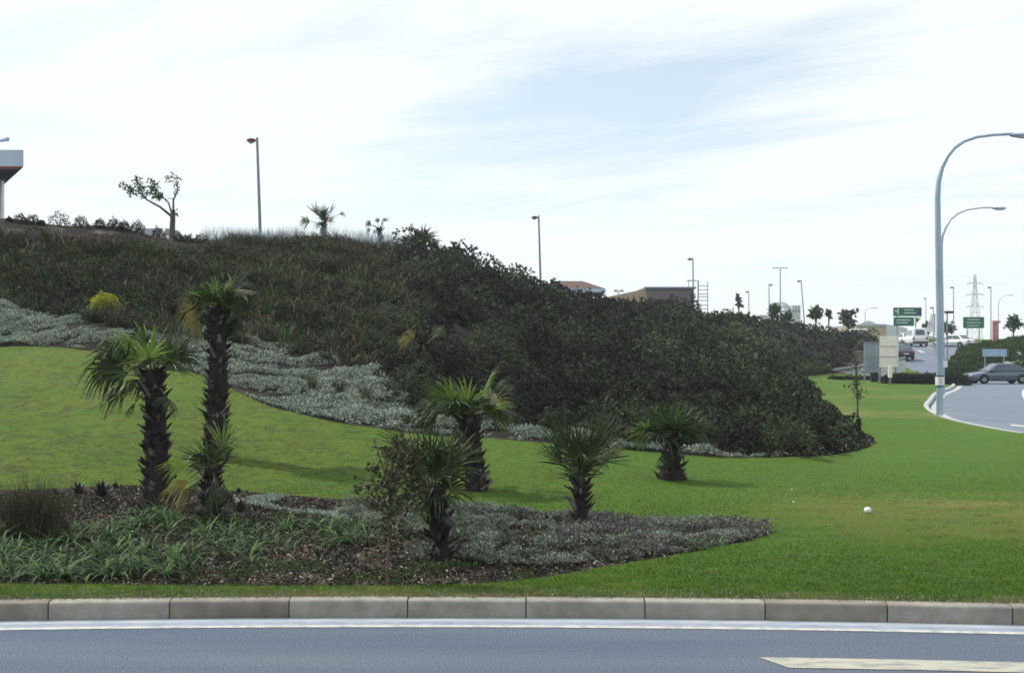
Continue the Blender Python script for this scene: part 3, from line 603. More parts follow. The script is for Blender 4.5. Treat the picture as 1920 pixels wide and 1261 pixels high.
def vegetation():
    # --- dome shrubs over the right of the embankment
    def zone(Y0, Y1, spacing, r0, r1, per, ls, n):
        c = scatter(n, DOME, Y0, Y1, excl=(SILVER_HILL,), plan=hill)
        keep = []; cell = {}
        for i, p in enumerate(c):
            k = (int(p[0] / spacing), int(p[1] / spacing))
            if all(all((c[j][0] - p[0]) ** 2 + (c[j][1] - p[1]) ** 2 > spacing ** 2 for j in cell.get((k[0] + a, k[1] + b), ())) for a in (-1, 0, 1) for b in (-1, 0, 1)):
                cell.setdefault(k, []).append(i); keep.append(i)
        c = c[keep]; px, py = topix(c[:, 0], c[:, 1], c[:, 2])
        Rr = rng.uniform(r0, r1, len(c)) * (1 + .22 * vnoise(c[:, 0], c[:, 1], .9, 7)); edge = np.clip((px - 1470) / 130, 0, 1) * (c[:, 1] < 45); Rr *= 1 - .62 * edge; kk = ~((px > 1605) & (c[:, 1] < 45)); c = c[kk]; Rr = Rr[kk]; px = px[kk]; py = py[kk]
        tb = .16 * vnoise(c[:, 0], c[:, 1], .55, 2) + rng.uniform(-.26, .28, len(c)) + .07 * np.clip((px - 1150) / 200, 0, 1)
        tb += .10 * ((px > 1180) & (px < 1480) & (py > 640) & (py < 740)) 
        return c, Rr, np.full(len(c), per), np.full(len(c), ls), tb
    Qs = []; Ts = []; cores = []
    for a in ((22, 27, .84, .34, .66, 3000, .054, 1500), (27, 34, 1.05, .42, .82, 2600, .064, 2200), (34, 46, 1.2, .5, .98, 1800, .084, 3500), (46, 65, 1.25, .5, .95, 800, .115, 4500), (65, 90, 1.2, .42, .85, 330, .16, 4500), (90, 125, 1.4, .5, .95, 220, .22, 3500)):
        c, Rr, npz, ls, tb = zone(*a); cores.append((c, Rr)); q, t = shrub_cloud(c, Rr, npz, ls, 1.12, tb, .6, .74, 6); Qs.append(q); Ts.append(t)
    o = obj('shrubbery', quads_mesh('shrubbery', np.concatenate(Qs), M['leafdark'], np.concatenate(Ts)))
    tag(o, 'dense mass of dark green dome shaped shrubs covering the right of the embankment', 'shrubs', kind='stuff')
    # dark twig hull added inside each shrub, blocks light and deepens the shade
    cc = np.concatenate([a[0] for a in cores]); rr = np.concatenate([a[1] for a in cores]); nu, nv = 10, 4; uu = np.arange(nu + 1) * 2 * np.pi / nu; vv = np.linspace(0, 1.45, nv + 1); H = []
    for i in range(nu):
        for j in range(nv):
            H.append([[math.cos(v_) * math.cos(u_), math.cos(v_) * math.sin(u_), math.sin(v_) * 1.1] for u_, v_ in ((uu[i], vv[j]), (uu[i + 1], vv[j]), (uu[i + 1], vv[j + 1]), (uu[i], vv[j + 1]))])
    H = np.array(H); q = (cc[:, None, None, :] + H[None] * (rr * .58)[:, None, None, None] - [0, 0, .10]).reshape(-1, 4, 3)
    tag(obj('shrub_shade_cores', quads_mesh('shrub_shade_cores', q, M['twigshade'])), 'dark twig cores added inside the dome shrubs on the embankment to block light', 'shrubs', kind='stuff')
    # --- mixed strappy plants and twiggy scrub on the left
    c = scatter(4000, MIXED, 28, 52, plan=hill); px, py = topix(c[:, 0], c[:, 1], c[:, 2]); c = c[(rng.random(len(c)) < np.clip(.45 + (py - 430) / 70, .3, 1)) & (vnoise(c[:, 0], c[:, 1], .9, 5) > -.75)]
    sel = rng.random(len(c)) < .6
    q1, t1 = tuft(c[sel], 20, .55, .030, .45, .7, (-.1, 0)); q1b, t1b = tuft(c[~sel], 22, .42, .022, .5, .6, (-.12, 0))
    o = obj('dry_scrub', quads_mesh('dry_scrub', np.concatenate([q1, q1b]), M['drygrass'], np.concatenate([t1 * .8, t1b])))
    tag(o, 'brownish tangle of grasses and scrub over the upper left of the embankment', 'scrub', kind='stuff')
    c = scatter(1300, MIXED, 28, 46, plan=hill); c = c[vnoise(c[:, 0], c[:, 1], 1.1, 9) > -.1]; px, py = topix(c[:, 0], c[:, 1], c[:, 2]); c = c[py > 470]
    q, t = tuft(c, 13, .50, .030, .45, .85, (-.1, 0)); o = obj('strap_leaf_drift', quads_mesh('strap_leaf_drift', q, M['strap'], .1 + t * .9)); tag(o, 'green strap leaved plants drifting through the dark scrub of the embankment', 'ground cover', kind='stuff')
    c = scatter(1000, MIXED, 28, 48, plan=hill); tb = .2 * vnoise(c[:, 0], c[:, 1], .7, 4) + .05; n7 = len(c); q, t = shrub_cloud(c, rng.uniform(.14, .46, n7), np.full(n7, 260), np.full(n7, .06), .9, tb)
    o = obj('low_scrub', quads_mesh('low_scrub', q, M['leafdark'], t)); tag(o, 'low dark leafy scrub growing among the dry grasses of the embankment', 'scrub', kind='stuff')
    # --- silver mats at the foot of the embankment
    def mats(name, poly, Y0, Y1, n, nz, size, h, m, label, thr=-.2, plan=None, seed=3, st=(1, 1)):
        c = scatter(n, poly, Y0, Y1, plan=plan); v = vnoise(c[:, 0] * st[0], c[:, 1] * st[1], nz, seed) + .5 * vnoise(c[:, 0], c[:, 1], nz * 2.7, seed + 4)
        k = v > thr; c = c[k]; v = v[k]; c[:, 2] += h * np.clip(v + .4, .05, 1.3) * rng.uniform(.55, 1, len(c))
        d = unit(rng.normal(size=(len(c), 3)) * .8 + [0, 0, .9]); ls = size * rng.uniform(.6, 1.4, len(c))
        o = obj(name, quads_mesh(name, leaf_quads(c, d, ls, ls * .5), m, np.clip(rng.random(len(c)) * .9 + .12 * v, 0, 1))); tag(o, label, 'ground cover', kind='stuff')
    mats('silver_ground_cover', SILVER_HILL, 20, 36, 180000, 2.8, .052, .15, M['silver'], 'silvery grey mat forming plants along the foot of the embankment', -.30, hill, 3, (.45, 1.5))
    mats('silver_bed_cover', SILVER_BED, 11, 18, 90000, 3.4, .028, .10, M['silverbed'], 'grey green low mat plants filling the right half of the front bed', -.05, bed, 6, (.5, 1.5))
    mats('heather_cover', [(1060, 950), (1460, 985), (1460, 1003), (1330, 1026), (1230, 1040), (1050, 1010)], 12, 17, 36000, 3.6, .03, .13, M['silverpurple'], 'greyish brown heather like tufts towards the tip of the front bed', .0, bed, 8, (.6, 1.4))
    mats('grey_edge_cover', GREY_EDGE_BED, 13, 20, 11000, 2.4, .03, .07, M['silver'], 'thin grey plants along the back edge of the front bed', 0, bed, 2)
    mats('creeping_cover', [(1300, 640), (1560, 690), (1545, 722), (1440, 722), (1360, 690)], 60, 104, 26000, .45, .22, .30, M['leafmid'], 'low green creeping cover on the far toe of the embankment', -.4, hill, 2)
    cd = scatter(230, SILVER_BED, 11.5, 17, plan=bed); cd = cd[vnoise(cd[:, 0], cd[:, 1], 2.2, 6) > -.35]; nd = len(cd); tip = cd[:, 0] / cd[:, 1] > .06
    for nm, k, m, lab in (('heather_tufts', tip, M['silverpurple'], 'rounded greyish brown tufts crowding the tip of the front bed'), ('silver_tufts', ~tip, M['silverbed'], 'rounded silvery tufts in the middle of the front bed')):
        q, t = shrub_cloud(cd[k], rng.uniform(.06, .17, k.sum()), np.full(k.sum(), 420), np.full(k.sum(), .024), .85, rng.uniform(-.3, .2, k.sum()), .6, .75, 4); tag(obj(nm, quads_mesh(nm, q, m, t)), lab, 'ground cover', kind='stuff')
    # weeds and low green in the soil at the front of the bed
    mats('bed_weeds', [(-100, 1050), (100, 1070), (380, 1050), (700, 1040), (860, 1050), (1000, 1060), (1000, 1085), (700, 1100), (-100, 1100)], 10.5, 14, 12000, 4.5, .024, .03, M['leafmid'], 'small green weeds creeping over the bare soil along the front of the bed', .22, bed, 11)
    # --- bark chips
    c = scatter(70000, BED_PX, 10.6, 20, plan=bed); n = len(c); c[:, 2] += rng.uniform(.002, .03, n); d = unit(rng.normal(size=(n, 3)) * [1, 1, .45]); ls = rng.uniform(.012, .05, n)
    o = obj('bark_mulch', quads_mesh('bark_mulch', leaf_quads(c, d, ls, ls * .6), M['mulch'], rng.random(n) ** 1.6)); tag(o, 'dark bark chips and crumbs of soil strewn over the front bed', 'mulch', kind='stuff')
    c = scatter(9000, [(1430, 800), (1700, 800), (1700, 860), (1430, 870)], 22, 33, plan=hill); n = len(c); c[:, 2] += rng.uniform(.005, .05, n); d = unit(rng.normal(size=(n, 3)) * [1, 1, .4]); ls = rng.uniform(.04, .11, n)
    o = obj('slope_mulch', quads_mesh('slope_mulch', leaf_quads(c, d, ls, ls * .5), M['mulch'], rng.random(n) ** 1.3 * .8)); tag(o, 'brown mulch and dead twigs at the pointed end of the embankment', 'mulch', kind='stuff')
    # --- grass blades: short turf near the kerb and at edges
    nB = 460000; Y = 10.0 + (rng.random(nB) ** 1.7) * 14.0; X = rng.uniform(-.43, .43, nB) * Y; ok = (Y > kerbY(X) + .01) & (rng.random(nB) < np.clip((24.5 - Y) / 9, 0, 1)) & ~inpoly(X, Y, bed) & ~inpoly(X, Y, hill); X = X[ok]; Y = Y[ok]; c = np.stack([X, Y, gz(X, Y) - .004], 1)
    d = unit(rng.normal(size=(len(c), 3)) * .5 + [0, 0, 1]); le = rng.uniform(.014, .034, len(c))
    bnd = np.exp(-((Y - 15.3) / 1.8) ** 2) * np.clip((X / Y - .14) / .14, 0, 1) * np.clip(.75 + .5 * vnoise(X, Y * 2, .9, 3), 0, 1) + .8 * np.clip(1 - (Y - kerbY(X)) / .45, 0, 1) * np.clip(.5 + vnoise(X, Y, 1.1, 5), 0, 1)
    tt = np.clip(.34 + .20 * vnoise(X, Y * 1.4, 1.1, 1) + .16 * vnoise(X, Y * 1.6, 4, 6) + .28 * (vnoise(X * .8, Y * 1.8, 7, 9) > .62) + .10 * np.clip(-X / 4, 0, 1) + rng.normal(size=len(c)) * .07 + 1.15 * bnd, 0, 1) * np.where(vnoise(X * .9, Y * 1.3, 6.5, 3) > .68, .25, 1)
    o = obj('turf', quads_mesh('turf', leaf_quads(c, d, le, le * .17), M['grass'], tt)); tag(o, 'short green grass blades along the kerb and the front bed', 'grass', kind='stuff')
    # straw coloured tufts leaning over the kerb
    X = rng.uniform(-5.5, 6.0, 9000); Y = kerbY(X) + rng.random(9000) ** 1.6 * .32 - .025; c = np.stack([X, Y, gz(X, Y) - .003], 1); d = unit(rng.normal(size=(9000, 3)) * .7 + [0, -.25, .8]); le = rng.uniform(.02, .05, 9000)
    o = obj('dry_kerb_grass', quads_mesh('dry_kerb_grass', leaf_quads(c, d, le, le * .15), M['mulch'], .75 + .25 * rng.random(9000))); tag(o, 'dry straw coloured grass fringing the top of the kerb', 'grass', kind='stuff')
    # --- pale wispy grass on the crest
    xs = np.concatenate([rng.uniform(385, 770, 420), rng.uniform(440, 570, 160)]); Y = rng.uniform(43.5, 46.5, len(xs)) + (xs - 400) / 400 * 1.5; X = (xs - 960) / F * Y; c = np.stack([X, Y, gz(X, Y)], 1)
    q, t = tuft(c, 9, .80, .010, .16, .22, (.05, 0)); o = obj('crest_grass', quads_mesh('crest_grass', q, M['bluegrass'], t)); tag(o, 'wispy pale blue grass standing along the crest of the embankment', 'grass', kind='stuff')
    # shrub mass on the bank behind the parked and moving cars, and far bank
    c = []
    for _ in range(520):
        px = random.uniform(1765, 2050); Y = random.uniform(93.5, 116); X = (px - 960) / F * Y
        lim = 1775 if Y < 104 else 1800
        if px > lim: c.append((X, Y, g(X, Y)))
    c = np.array(c); n = len(c); q, t = shrub_cloud(c, rng.uniform(.3, .62, n), np.full(n, 130), np.full(n, .18), .7, .3 * vnoise(c[:, 0], c[:, 1], .5, 3))
    o = obj('roadside_shrubbery', quads_mesh('roadside_shrubbery', q, M['leafmid'], t)); tag(o, 'green shrubbery on the bank behind the blue grey car', 'shrubs', kind='stuff')

def single_shrub(name, px, py, Y, r, h, m, label, cat='shrub', group=None, n=420, ls=.06, z=None):
    p = W(px, py, Y); zz = g(p.x, Y) if z is None else z
    q, t = shrub_cloud(np.zeros((1, 3)), np.array([r]), np.array([n * 4]), np.array([ls * .75]), h / r, None, .4, .6, 3)
    q2 = quads_mesh(name, q, m, t); e = empty(name, (p.x, Y, zz), label, cat, group); obj('foliage', q2, e)
    s = MB()
    for i in range(5):
        a = i * 1.3 + px; s.tube([(0, 0, -.05), (math.cos(a) * r * .2, math.sin(a) * r * .2, h * .3), (math.cos(a) * r * .4, math.sin(a) * r * .4, h * .5)], [.02, .014, .006], 5)
    s.build('stems', M['bark'], e); return e

def clump(name, p, label, cat, group, nb, length, width, m, lean=.4, bend=.8, wind=(0, 0)):
    q, t = tuft(np.zeros((1, 3)), nb, length, width, lean, bend, wind, 4)
    o = obj(name, quads_mesh(name, q, m, t)); o.location = p; return tag(o, label, cat, group)

def bed_plants():
    # strap leaved clumps: a few mesh kinds, copied
    protos = [clump('strap_leaf_plant', (0, 0, 0), 'arching green strap leaf plant among its like in the left of the front bed', 'plant', 'strap leaf plants in the front bed', 16 + 2 * i, .33 + .032 * i, .021, M['strap'], .7, 1.25, (.22 * (1 if i % 2 else -.6), -.04)) for i in range(5)]
    used = [False] * 5
    spots = []
    tries = 0
    while len(spots) < 150 and tries < 26000:
        tries += 1; px = random.uniform(-60, 690) if random.random() < .6 else random.uniform(-60, 330); lo = 938 + max(0, px - 300) * .05; hi = 1085 if px < 330 else 1085 - (px - 330) * .20
        if px < 250: lo = 965
        py = random.uniform(lo + 22, hi); h = ground_hit(px, py)
        if all((h - s).length > (.145 if px < 330 else .18) for s in spots): spots.append(h)
    for i, p in enumerate(spots):
        k = i % 5
        if not used[k]: o = protos[k]; used[k] = True
        else: o = protos[k].copy(); col.objects.link(o)
        o.location = p; o.rotation_euler = (0, 0, random.uniform(0, 6.28)); s = random.uniform(.55, 1.15); o.scale = (s, s, s * random.uniform(.9, 1.1))
    for px, py, s, lab in ((903, 1046, 1.05, 'tall loose strap leaf plant right of the nearest small palm'), (932, 992, .7, 'small strap leaf plant in the grey cover between the two small palms'), (1166, 1012, .8, 'strap leaf plant in the grey cover just right of the fan shaped palm'),
                         (1312, 1030, .95, 'bright green strap leaf plant near the pointed tip of the bed'), (1345, 1020, .85, 'strap leaf plant nearest the pointed tip of the bed'), (640, 1015, 1.0, 'strap leaf plant just left of the leafy sapling')):
        p = ground_hit(px, py); o = protos[2].copy(); col.objects.link(o); o.location = p; o.rotation_euler = (0, 0, px); o.scale = (s, s, s); o['label'] = lab; del o['group']
    # dark aloes along the back edge of the bed
    def aloe(px, py, r, lab):
        b = MB(); p = ground_hit(px, py); n = 22
        for i in range(n):
            a = i * 2.399; el = .35 + 1.1 * i / n; d = Vector((math.cos(a) * math.cos(el), math.sin(a) * math.cos(el), math.sin(el))); s = d.cross(Vector((0, 0, 1))).normalized(); l = r * random.uniform(.8, 1.1); w = r * .13
            q = [Vector((0, 0, .02)) + d * l * t + Vector((0, 0, -.12 * l * t * t)) for t in (0, .35, .7, 1)]; nn = s.cross(d).normalized(); b.tint = random.random()
            vs = []
            for k, (c, ww) in enumerate(zip(q, (w, w * 1.1, w * .7, w * .05))): vs += [c - s * ww, c - nn * ww * .35, c + s * ww, c + nn * ww * .12]
            b.add(vs, [(4 * k + j, 4 * k + (j + 1) % 4, 4 * k + 4 + (j + 1) % 4, 4 * k + 4 + j) for k in range(3) for j in range(4)])
        o = b.build('aloe_plant', M['aloe'], None, p); tag(o, lab, 'aloe', 'dark aloes along the back edge of the front bed')
    M['aloe'] = mat('aloe_leaves', (.022, .022, .024), (.05, .06, .05), attr=True, rough=.5)
    for px, py, r, lab in ((104, 930, .13, 'small dark aloe left of the two larger aloes'), (147, 928, .21, 'dark aloe, left one of the two larger spiky aloes'), (190, 932, .26, 'largest dark spiky aloe left of the thick palm trunk'),
                         (216, 918, .12, 'tiny dark aloe between the largest aloe and the thick palm trunk'), (450, 962, .19, 'dark aloe right of the smallest shaggy palm'), (448, 925, .09, 'tiny aloe at the back edge of the bed right of the shaggy palm')): aloe(px, py, r, lab)
    # feathery dark bush at the far left
    p = ground_hit(62, 1008); e = empty('feathery_bush', p, 'dark feathery bush with fine upright twigs at the left end of the bed', 'bush')
    q, t = tuft(np.array([(x, y, 0) for x, y in rng.normal(size=(60, 2)) * [.17, .10]]), 17, .70, .005, .32, .25, (-.06, 0)); obj('twigs', quads_mesh('twigs', q, M['twig'], t), e)
    q, t = shrub_cloud(np.array([(0, 0, .05), (-.12, .05, .1), (.13, 0, .0)]), np.array([.22, .17, .2]), np.array([900, 500, 600]), np.array([.028] * 3), 1.5, None, .3, .2); obj('foliage', quads_mesh('foliage', q, M['leafdark'], t), e)
    # leafy suckers at the foot of the nearest small palm
    e = clump('leafy_plant', ground_hit(795, 1042), 'round leaved pale green plant at the foot of the nearest small palm', 'plant', None, 1, .05, .02, M['silver'])
    q, t = shrub_cloud(np.array([(0, 0, 0)]), np.array([.14]), np.array([190]), np.array([.055]), 1.0, None, .5, .3); e.data = quads_mesh('leafy_plant', q, M['silver'], t * .7)

# ------------------------------------------------------------ fan palms
def fan(b, base, az, el, pet, Rr, roll=0, spread=100, nseg=22, droop=.35, tint=.5, wind=(0, 0, 0), stiff=1.0):
    """one fan frond into builders b=(blade, stalk)"""
    a = R(az); e = R(el); d = Vector((math.cos(a) * math.cos(e), math.sin(a) * math.cos(e), math.sin(e))); s = Vector((-math.sin(a), math.cos(a), 0)); nn = d.cross(s).normalized()
    s = (s * math.cos(R(roll)) + nn * math.sin(R(roll))).normalized(); wv = Vector(wind)
    p0 = Vector(base); mid = p0 + d * pet * .5; hub = p0 + d * pet + Vector((0, 0, -.10 * pet * math.cos(e))) + wv * pet * .3
    b[1].tube([p0, mid, hub], [.018, .012, .008], 5, flat=.6)
    d = (hub - mid).normalized(); s = (s - d * s.dot(d)).normalized(); nn = d.cross(s).normalized(); cup = .22
    da = R(spread) * 2 / nseg
    for i in range(nseg):
        t = -R(spread) + da * (i + .5) + random.uniform(-.02, .02)
        dr = (d * math.cos(t) + s * math.sin(t)); dr = (dr + nn * cup * (1 - math.cos(t)) * -1).normalized(); sd = (-d * math.sin(t) + s * math.cos(t)).normalized(); pn = dr.cross(sd).normalized()
        L_ = Rr * (.74 + .26 * math.cos(t * .8)) * random.choice((.66, .85, .95, 1, 1, 1.04, 1.1)); g_ = droop * random.uniform(.4, 1.9) + (.5 if random.random() < .12 else 0); kx = random.uniform(-.22, .22)
        b[0].tint = min(1, max(0, tint + random.uniform(-.28, .28)))
        vs = []; st = (.04, .30, .52, .72, .88, 1.0); c = hub.copy(); pr = 0
        for k, f in enumerate(st):
            dd = (dr + sd * kx * f + (Vector((0, 0, -1)) * g_ * (2.4 if f > .6 else .5) + wv) * f * f).normalized() if f > .3 else dr
            c = c + dd * L_ * (f - pr); pr = f
            hw = L_ * f * math.tan(da / 2) * .98 if f <= .4 else L_ * .46 * math.tan(da / 2) * (1 - (f - .4) / .6) ** .7 + .0008
            ple = hw * .55
            vs += [c - sd * hw, c + pn * ple, c + sd * hw]
        b[0].add(vs, [(3 * k + j, 3 * k + j + 1, 3 * k + j + 4, 3 * k + j + 3) for k in range(5) for j in (0, 1)])
def palm(name, base, H, r0, r1, label, fronds, nrand, Rr, lean=(0, 0), group='fan palms on the lawn and in the bed', bulge=0, el=(25, 80), pet=(.2, .4), boots=True, tint=.45, dead=4, wind=(-.25, 0, 0), nseg=22, bl=1.0):
    e = empty(name, base, label, 'palm', group); t = MB()
    def ax(f): return Vector((lean[0] * f ** 1.4, lean[1] * f ** 1.4, H * f))
    def rad(f): return (r0 + (r1 - r0) * f ** .6) * (1 + bulge * math.exp(-((f - .12) / .16) ** 2)) * (1 + .10 * math.exp(-(f / .05)))
    n = 14; t.tint = .2
    t.tube([ax(i / n) + Vector((0, 0, -.06 if i == 0 else 0)) for i in range(n + 1)], [rad(i / n) * .86 for i in range(n + 1)], 14)
    # old leaf bases: overlapping pointed stubs up the trunk
    rows = int(H / .062); 
    for k in range(rows):
        f = (k + .5) / rows
        for j in range(9):
            a = (j + (k % 2) * .5 + random.uniform(-.5, .5)) * 2 * math.pi / 9
            if random.random() < .14: continue
            o = Vector((math.cos(a), math.sin(a), 0)); s = Vector((-o.y, o.x, 0)); c = ax(f) + o * rad(f) * .78 + Vector((0, 0, random.uniform(-.045, .045)))
            l = random.uniform(.04, .13) * bl * (1.35 if f > .75 else 1) * (1.6 if random.random() < .12 else 1); up = random.uniform(.35, .9); w = random.uniform(.028, .045) * r0 / .2
            tip = c + o * l * random.uniform(.6, 1.0) + Vector((0, 0, l * up)); th = .012; t.tint = min(1, random.random() ** 2.2 + (.15 if f < .3 else 0))
            t.add([c - s * w, c + s * w, c + o * th * 2 + Vector((0, 0, -.03)), tip - s * w * .25, tip + s * w * .25, tip + o * .006 - Vector((0, 0, .012))], [(0, 1, 4, 3), (1, 2, 5, 4), (2, 0, 3, 5), (3, 4, 5), (0, 2, 1)])
    t.build('trunk', M['trunk'], e)
    top = ax(1.0)
    allf = list(fronds)
    for i in range(nrand):
        az = (i * 137.5 + random.uniform(-20, 20)) % 360; allf.append((az, random.uniform(*el), random.uniform(*pet), Rr * random.uniform(.8, 1.1), random.uniform(-50, 50), random.uniform(.15, .5), tint + random.uniform(-.2, .2)))
    for i in range(dead):
        allf.append((random.uniform(0, 360), random.uniform(-65, -20), random.uniform(.12, .3), Rr * random.uniform(.5, .8), random.uniform(-40, 40), .8, .12))
    for f in allf:
        az, ee, pt, rr, roll, dr, ti = f[:7]; bb = (MB(), MB())
        q = top + Vector((math.cos(R(az)), math.sin(R(az)), 0)) * r1 * .45 + Vector((0, 0, random.uniform(-.22, .02) * min(1, H)))
        fan(bb, q, az, ee, pt, rr, roll, f[7] if len(f) > 7 else random.uniform(50, 105), nseg, dr, ti, wind)
        fr = bb[0].build('frond', M['frond'] if len(f) < 9 else M[f[8]], e); bb[1].build('stalk', M['petiole'], fr)
    # spear leaf
    return e

def palms():
    M['frondyellow'] = mat('yellow_frond', (.12, .11, .035), (.32, .30, .10), attr=True, rough=.5, transl=.3)
    M['frondlight'] = mat('light_frond', (.07, .11, .025), (.26, .36, .08), attr=True, rough=.45, transl=.33, c3=(.12, .20, .04))
    # az: 0 right, 90 away, 180 left, 270 towards the camera. (az, el, stalk, radius, roll, droop, tint, spread, material)
    p = ground_hit(296, 948)
    palm('fan_palm', p, 1.76, .225, .125, 'thick trunked fan palm at left with a drooping frond, standing in the bed', [
        (265, 72, .22, .50, 0, .1, .75, 110, 'frondlight'), (200, 60, .30, .52, 20, .2, .6, 110, 'frondlight'), (184, 28, .34, .60, 70, .75, .5, 80), (190, 8, .36, .66, 65, 1.1, .42, 70), (178, 40, .36, .55, 75, .6, .75, 70, 'frondlight'),
        (10, 38, .34, .46, 55, .3, .3, 85), (345, 55, .34, .44, 40, .2, .35, 90), (232, -12, .22, .5, 40, 1.0, .65, 60), (195, 48, .42, .50, 60, .5, .5, 85), (165, 20, .36, .55, 60, .8, .3, 80), (100, 75, .3, .55, 0, .1, .4, 100), (215, -5, .26, .55, 40, 1.0, .5, 60), (20, 62, .34, .5, 50, .1, .3, 80)],
        5, .46, (-.06, 0), pet=(.2, .34), wind=(-.22, 0, 0))
    p = ground_hit(405, 857)
    palm('fan_palm', p, 2.42, .215, .15, 'tallest fan palm, its trunk rising from the sloping lawn behind the shaggy small palm', [
        (270, 78, .20, .55, 0, .1, .55, 105, 'frondlight'), (180, 60, .28, .50, 50, .2, .4, 100), (0, 62, .28, .52, 50, .2, .3, 100), (20, 40, .32, .48, 60, .3, .35, 80), (190, 20, .26, .46, 60, .6, .5, 80, 'frondyellow'), (200, -8, .22, .38, 60, .9, .5, 60, 'frondyellow'), (90, 80, .25, .5, 0, .1, .3, 110), (230, 50, .2, .5, 20, .2, .2, 110), (320, 45, .24, .46, -20, .2, .2, 110)],
        7, .48, (.05, 0), wind=(-.05, 0, 0), dead=5, bl=1.1)
    p = ground_hit(397, 972)
    palm('fan_palm', p, .62, .125, .10, 'smallest shaggy palm with blown pale fronds in front of the tallest palm', [
        (268, 70, .15, .40, 0, .1, .5, 85), (200, -10, .22, .42, 50, .7, .8, 50, 'frondyellow'), (215, -35, .2, .45, 40, .7, .7, 40, 'frondyellow'), (190, 15, .25, .38, 60, .5, .8, 45, 'frondlight'), (30, 68, .22, .42, 50, .15, .5, 55, 'frondlight'), (285, -55, .16, .3, 10, .6, .5, 28), (335, -50, .16, .3, 30, .6, .35, 28), (250, 45, .12, .35, 0, .2, .3, 110)],
        4, .34, (.0, 0), pet=(.1, .2), wind=(-.1, 0, 0), dead=5, el=(58, 82))
    p = ground_hit(893, 918)
    palm('fan_palm', p, 1.12, .20, .12, 'broad crowned fan palm on the lawn behind the leafy sapling', [
        (265, 75, .24, .46, 0, .1, .7, 100, 'frondlight'), (205, 62, .34, .48, 30, .15, .6, 90, 'frondlight'), (335, 60, .34, .48, 30, .15, .6, 70, 'frondlight'), (10, 35, .36, .42, 60, .35, .6, 65, 'frondyellow'), (180, 25, .40, .46, 65, .5, .4, 80), (185, 0, .40, .44, 60, .9, .25, 75), (170, 45, .42, .44, 60, .3, .5, 80), (355, 15, .30, .38, 60, .5, .8, 60, 'frondlight'), (240, 40, .24, .44, 10, .2, .2, 110), (300, 38, .22, .44, 0, .2, .2, 110)],
        10, .50, (-.12, 0), wind=(-.08, 0, 0), dead=5, el=(5, 60), pet=(.3, .45))
    p = ground_hit(826, 1040)
    palm('fan_palm', p, .66, .125, .10, 'nearest small palm, dark and leaning left beside the leafy sapling', [ (262, 78, .42, .42, 0, .05, .35, 70), (215, 70, .42, .42, 35, .08, .45, 60), (325, 72, .40, .42, -25, .08, .4, 60), (170, 55, .40, .40, 60, .2, .4, 60),
        (255, 60, .24, .42, 0, .15, .35, 105), (200, 62, .34, .38, 40, .1, .5, 80), (190, 38, .34, .28, 60, .3, .9, 40, 'frondlight'), (280, 10, .12, .42, 10, .3, .2, 115), (250, -35, .14, .30, 15, .5, .5, 38, 'frondlight'), (20, 66, .34, .44, 50, .15, .4, 65), (340, 75, .36, .42, 20, .1, .5, 60, 'frondlight'), (310, 40, .24, .42, -20, .2, .2, 100), (90, 70, .3, .4, 0, .1, .3, 100), (235, 20, .3, .4, 30, .3, .2, 90)],
        4, .38, (-.07, 0), pet=(.25, .38), wind=(-.08, 0, 0), dead=2)
    p = ground_hit(1088, 982)
    palm('fan_palm', p, .54, .115, .075, 'small fan shaped palm at the back edge of the bed, fronds held upright', [
        (262, 80, .34, .44, 0, .03, .4, 60), (230, 68, .30, .44, 20, .03, .3, 60), (310, 68, .30, .44, -20, .03, .3, 60), (265, 62, .16, .36, 0, .08, .25, 85), (175, 66, .44, .46, 60, .04, .4, 34), (5, 66, .44, .48, 60, .04, .4, 34), (195, 72, .42, .46, 40, .04, .45, 40), (345, 72, .42, .46, -40, .04, .45, 40), (15, 50, .5, .25, 70, .05, .6, 22, 'frondyellow'), (180, 22, .26, .26, 60, .3, .9, 50, 'frondlight'), (90, 65, .3, .44, 0, .05, .4, 100), (160, 52, .3, .44, 50, .05, .35, 60), (20, 50, .3, .44, 50, .05, .35, 60)],
        3, .38, (.0, 0), pet=(.2, .3), el=(58, 80), wind=(0, 0, 0), dead=0)
    p = ground_hit(1260, 898)
    palm('fan_palm', p, .66, .20, .115, 'round headed fan palm on the lawn at the foot of the dark shrubs', [
        (265, 72, .20, .48, 0, .1, .5, 105), (180, 60, .24, .46, 60, .15, .4, 90), (0, 60, .24, .46, 60, .15, .4, 90), (185, 22, .30, .42, 60, .3, .6, 70, 'frondlight'), (355, 25, .30, .42, 60, .3, .4, 75), (250, 40, .15, .44, 0, .15, .2, 115), (295, 40, .15, .44, 0, .15, .2, 115), (190, 0, .25, .32, 50, .5, .6, 50, 'frondlight'), (90, 70, .25, .5, 0, .1, .4, 110)],
        8, .42, (-.02, 0), bulge=.35, pet=(.18, .3), el=(15, 75), wind=(0, 0, 0), dead=2)
    # palms on the crest and on the slope
    p = Vector(((607 - 960) / F * 47, 47, 0)); p.z = g(p.x, 47)
    palm('crest_palm', p, 1.25, .10, .08, 'small palm with upright fronds standing on the crest of the embankment', [ (90, 78, .25, .5, 0, .05, .3, 60), (285, 76, .3, .5, 0, .05, .3, 50),
        (262, 80, .3, .52, 0, .05, .4, 45), (195, 62, .4, .55, 50, .05, .4, 35), (340, 62, .4, .6, 50, .05, .4, 32), (180, 25, .7, .36, 70, .8, .4, 45), (0, 30, .65, .32, 70, .7, .4, 40), (240, 72, .35, .5, 20, .1, .4, 50), (190, 15, .5, .5, 70, .6, .7, 60)],
        3, .36, (0, 0), group='palms along the crest', pet=(.2, .3), el=(35, 70), wind=(0, 0, 0), dead=3, nseg=14)
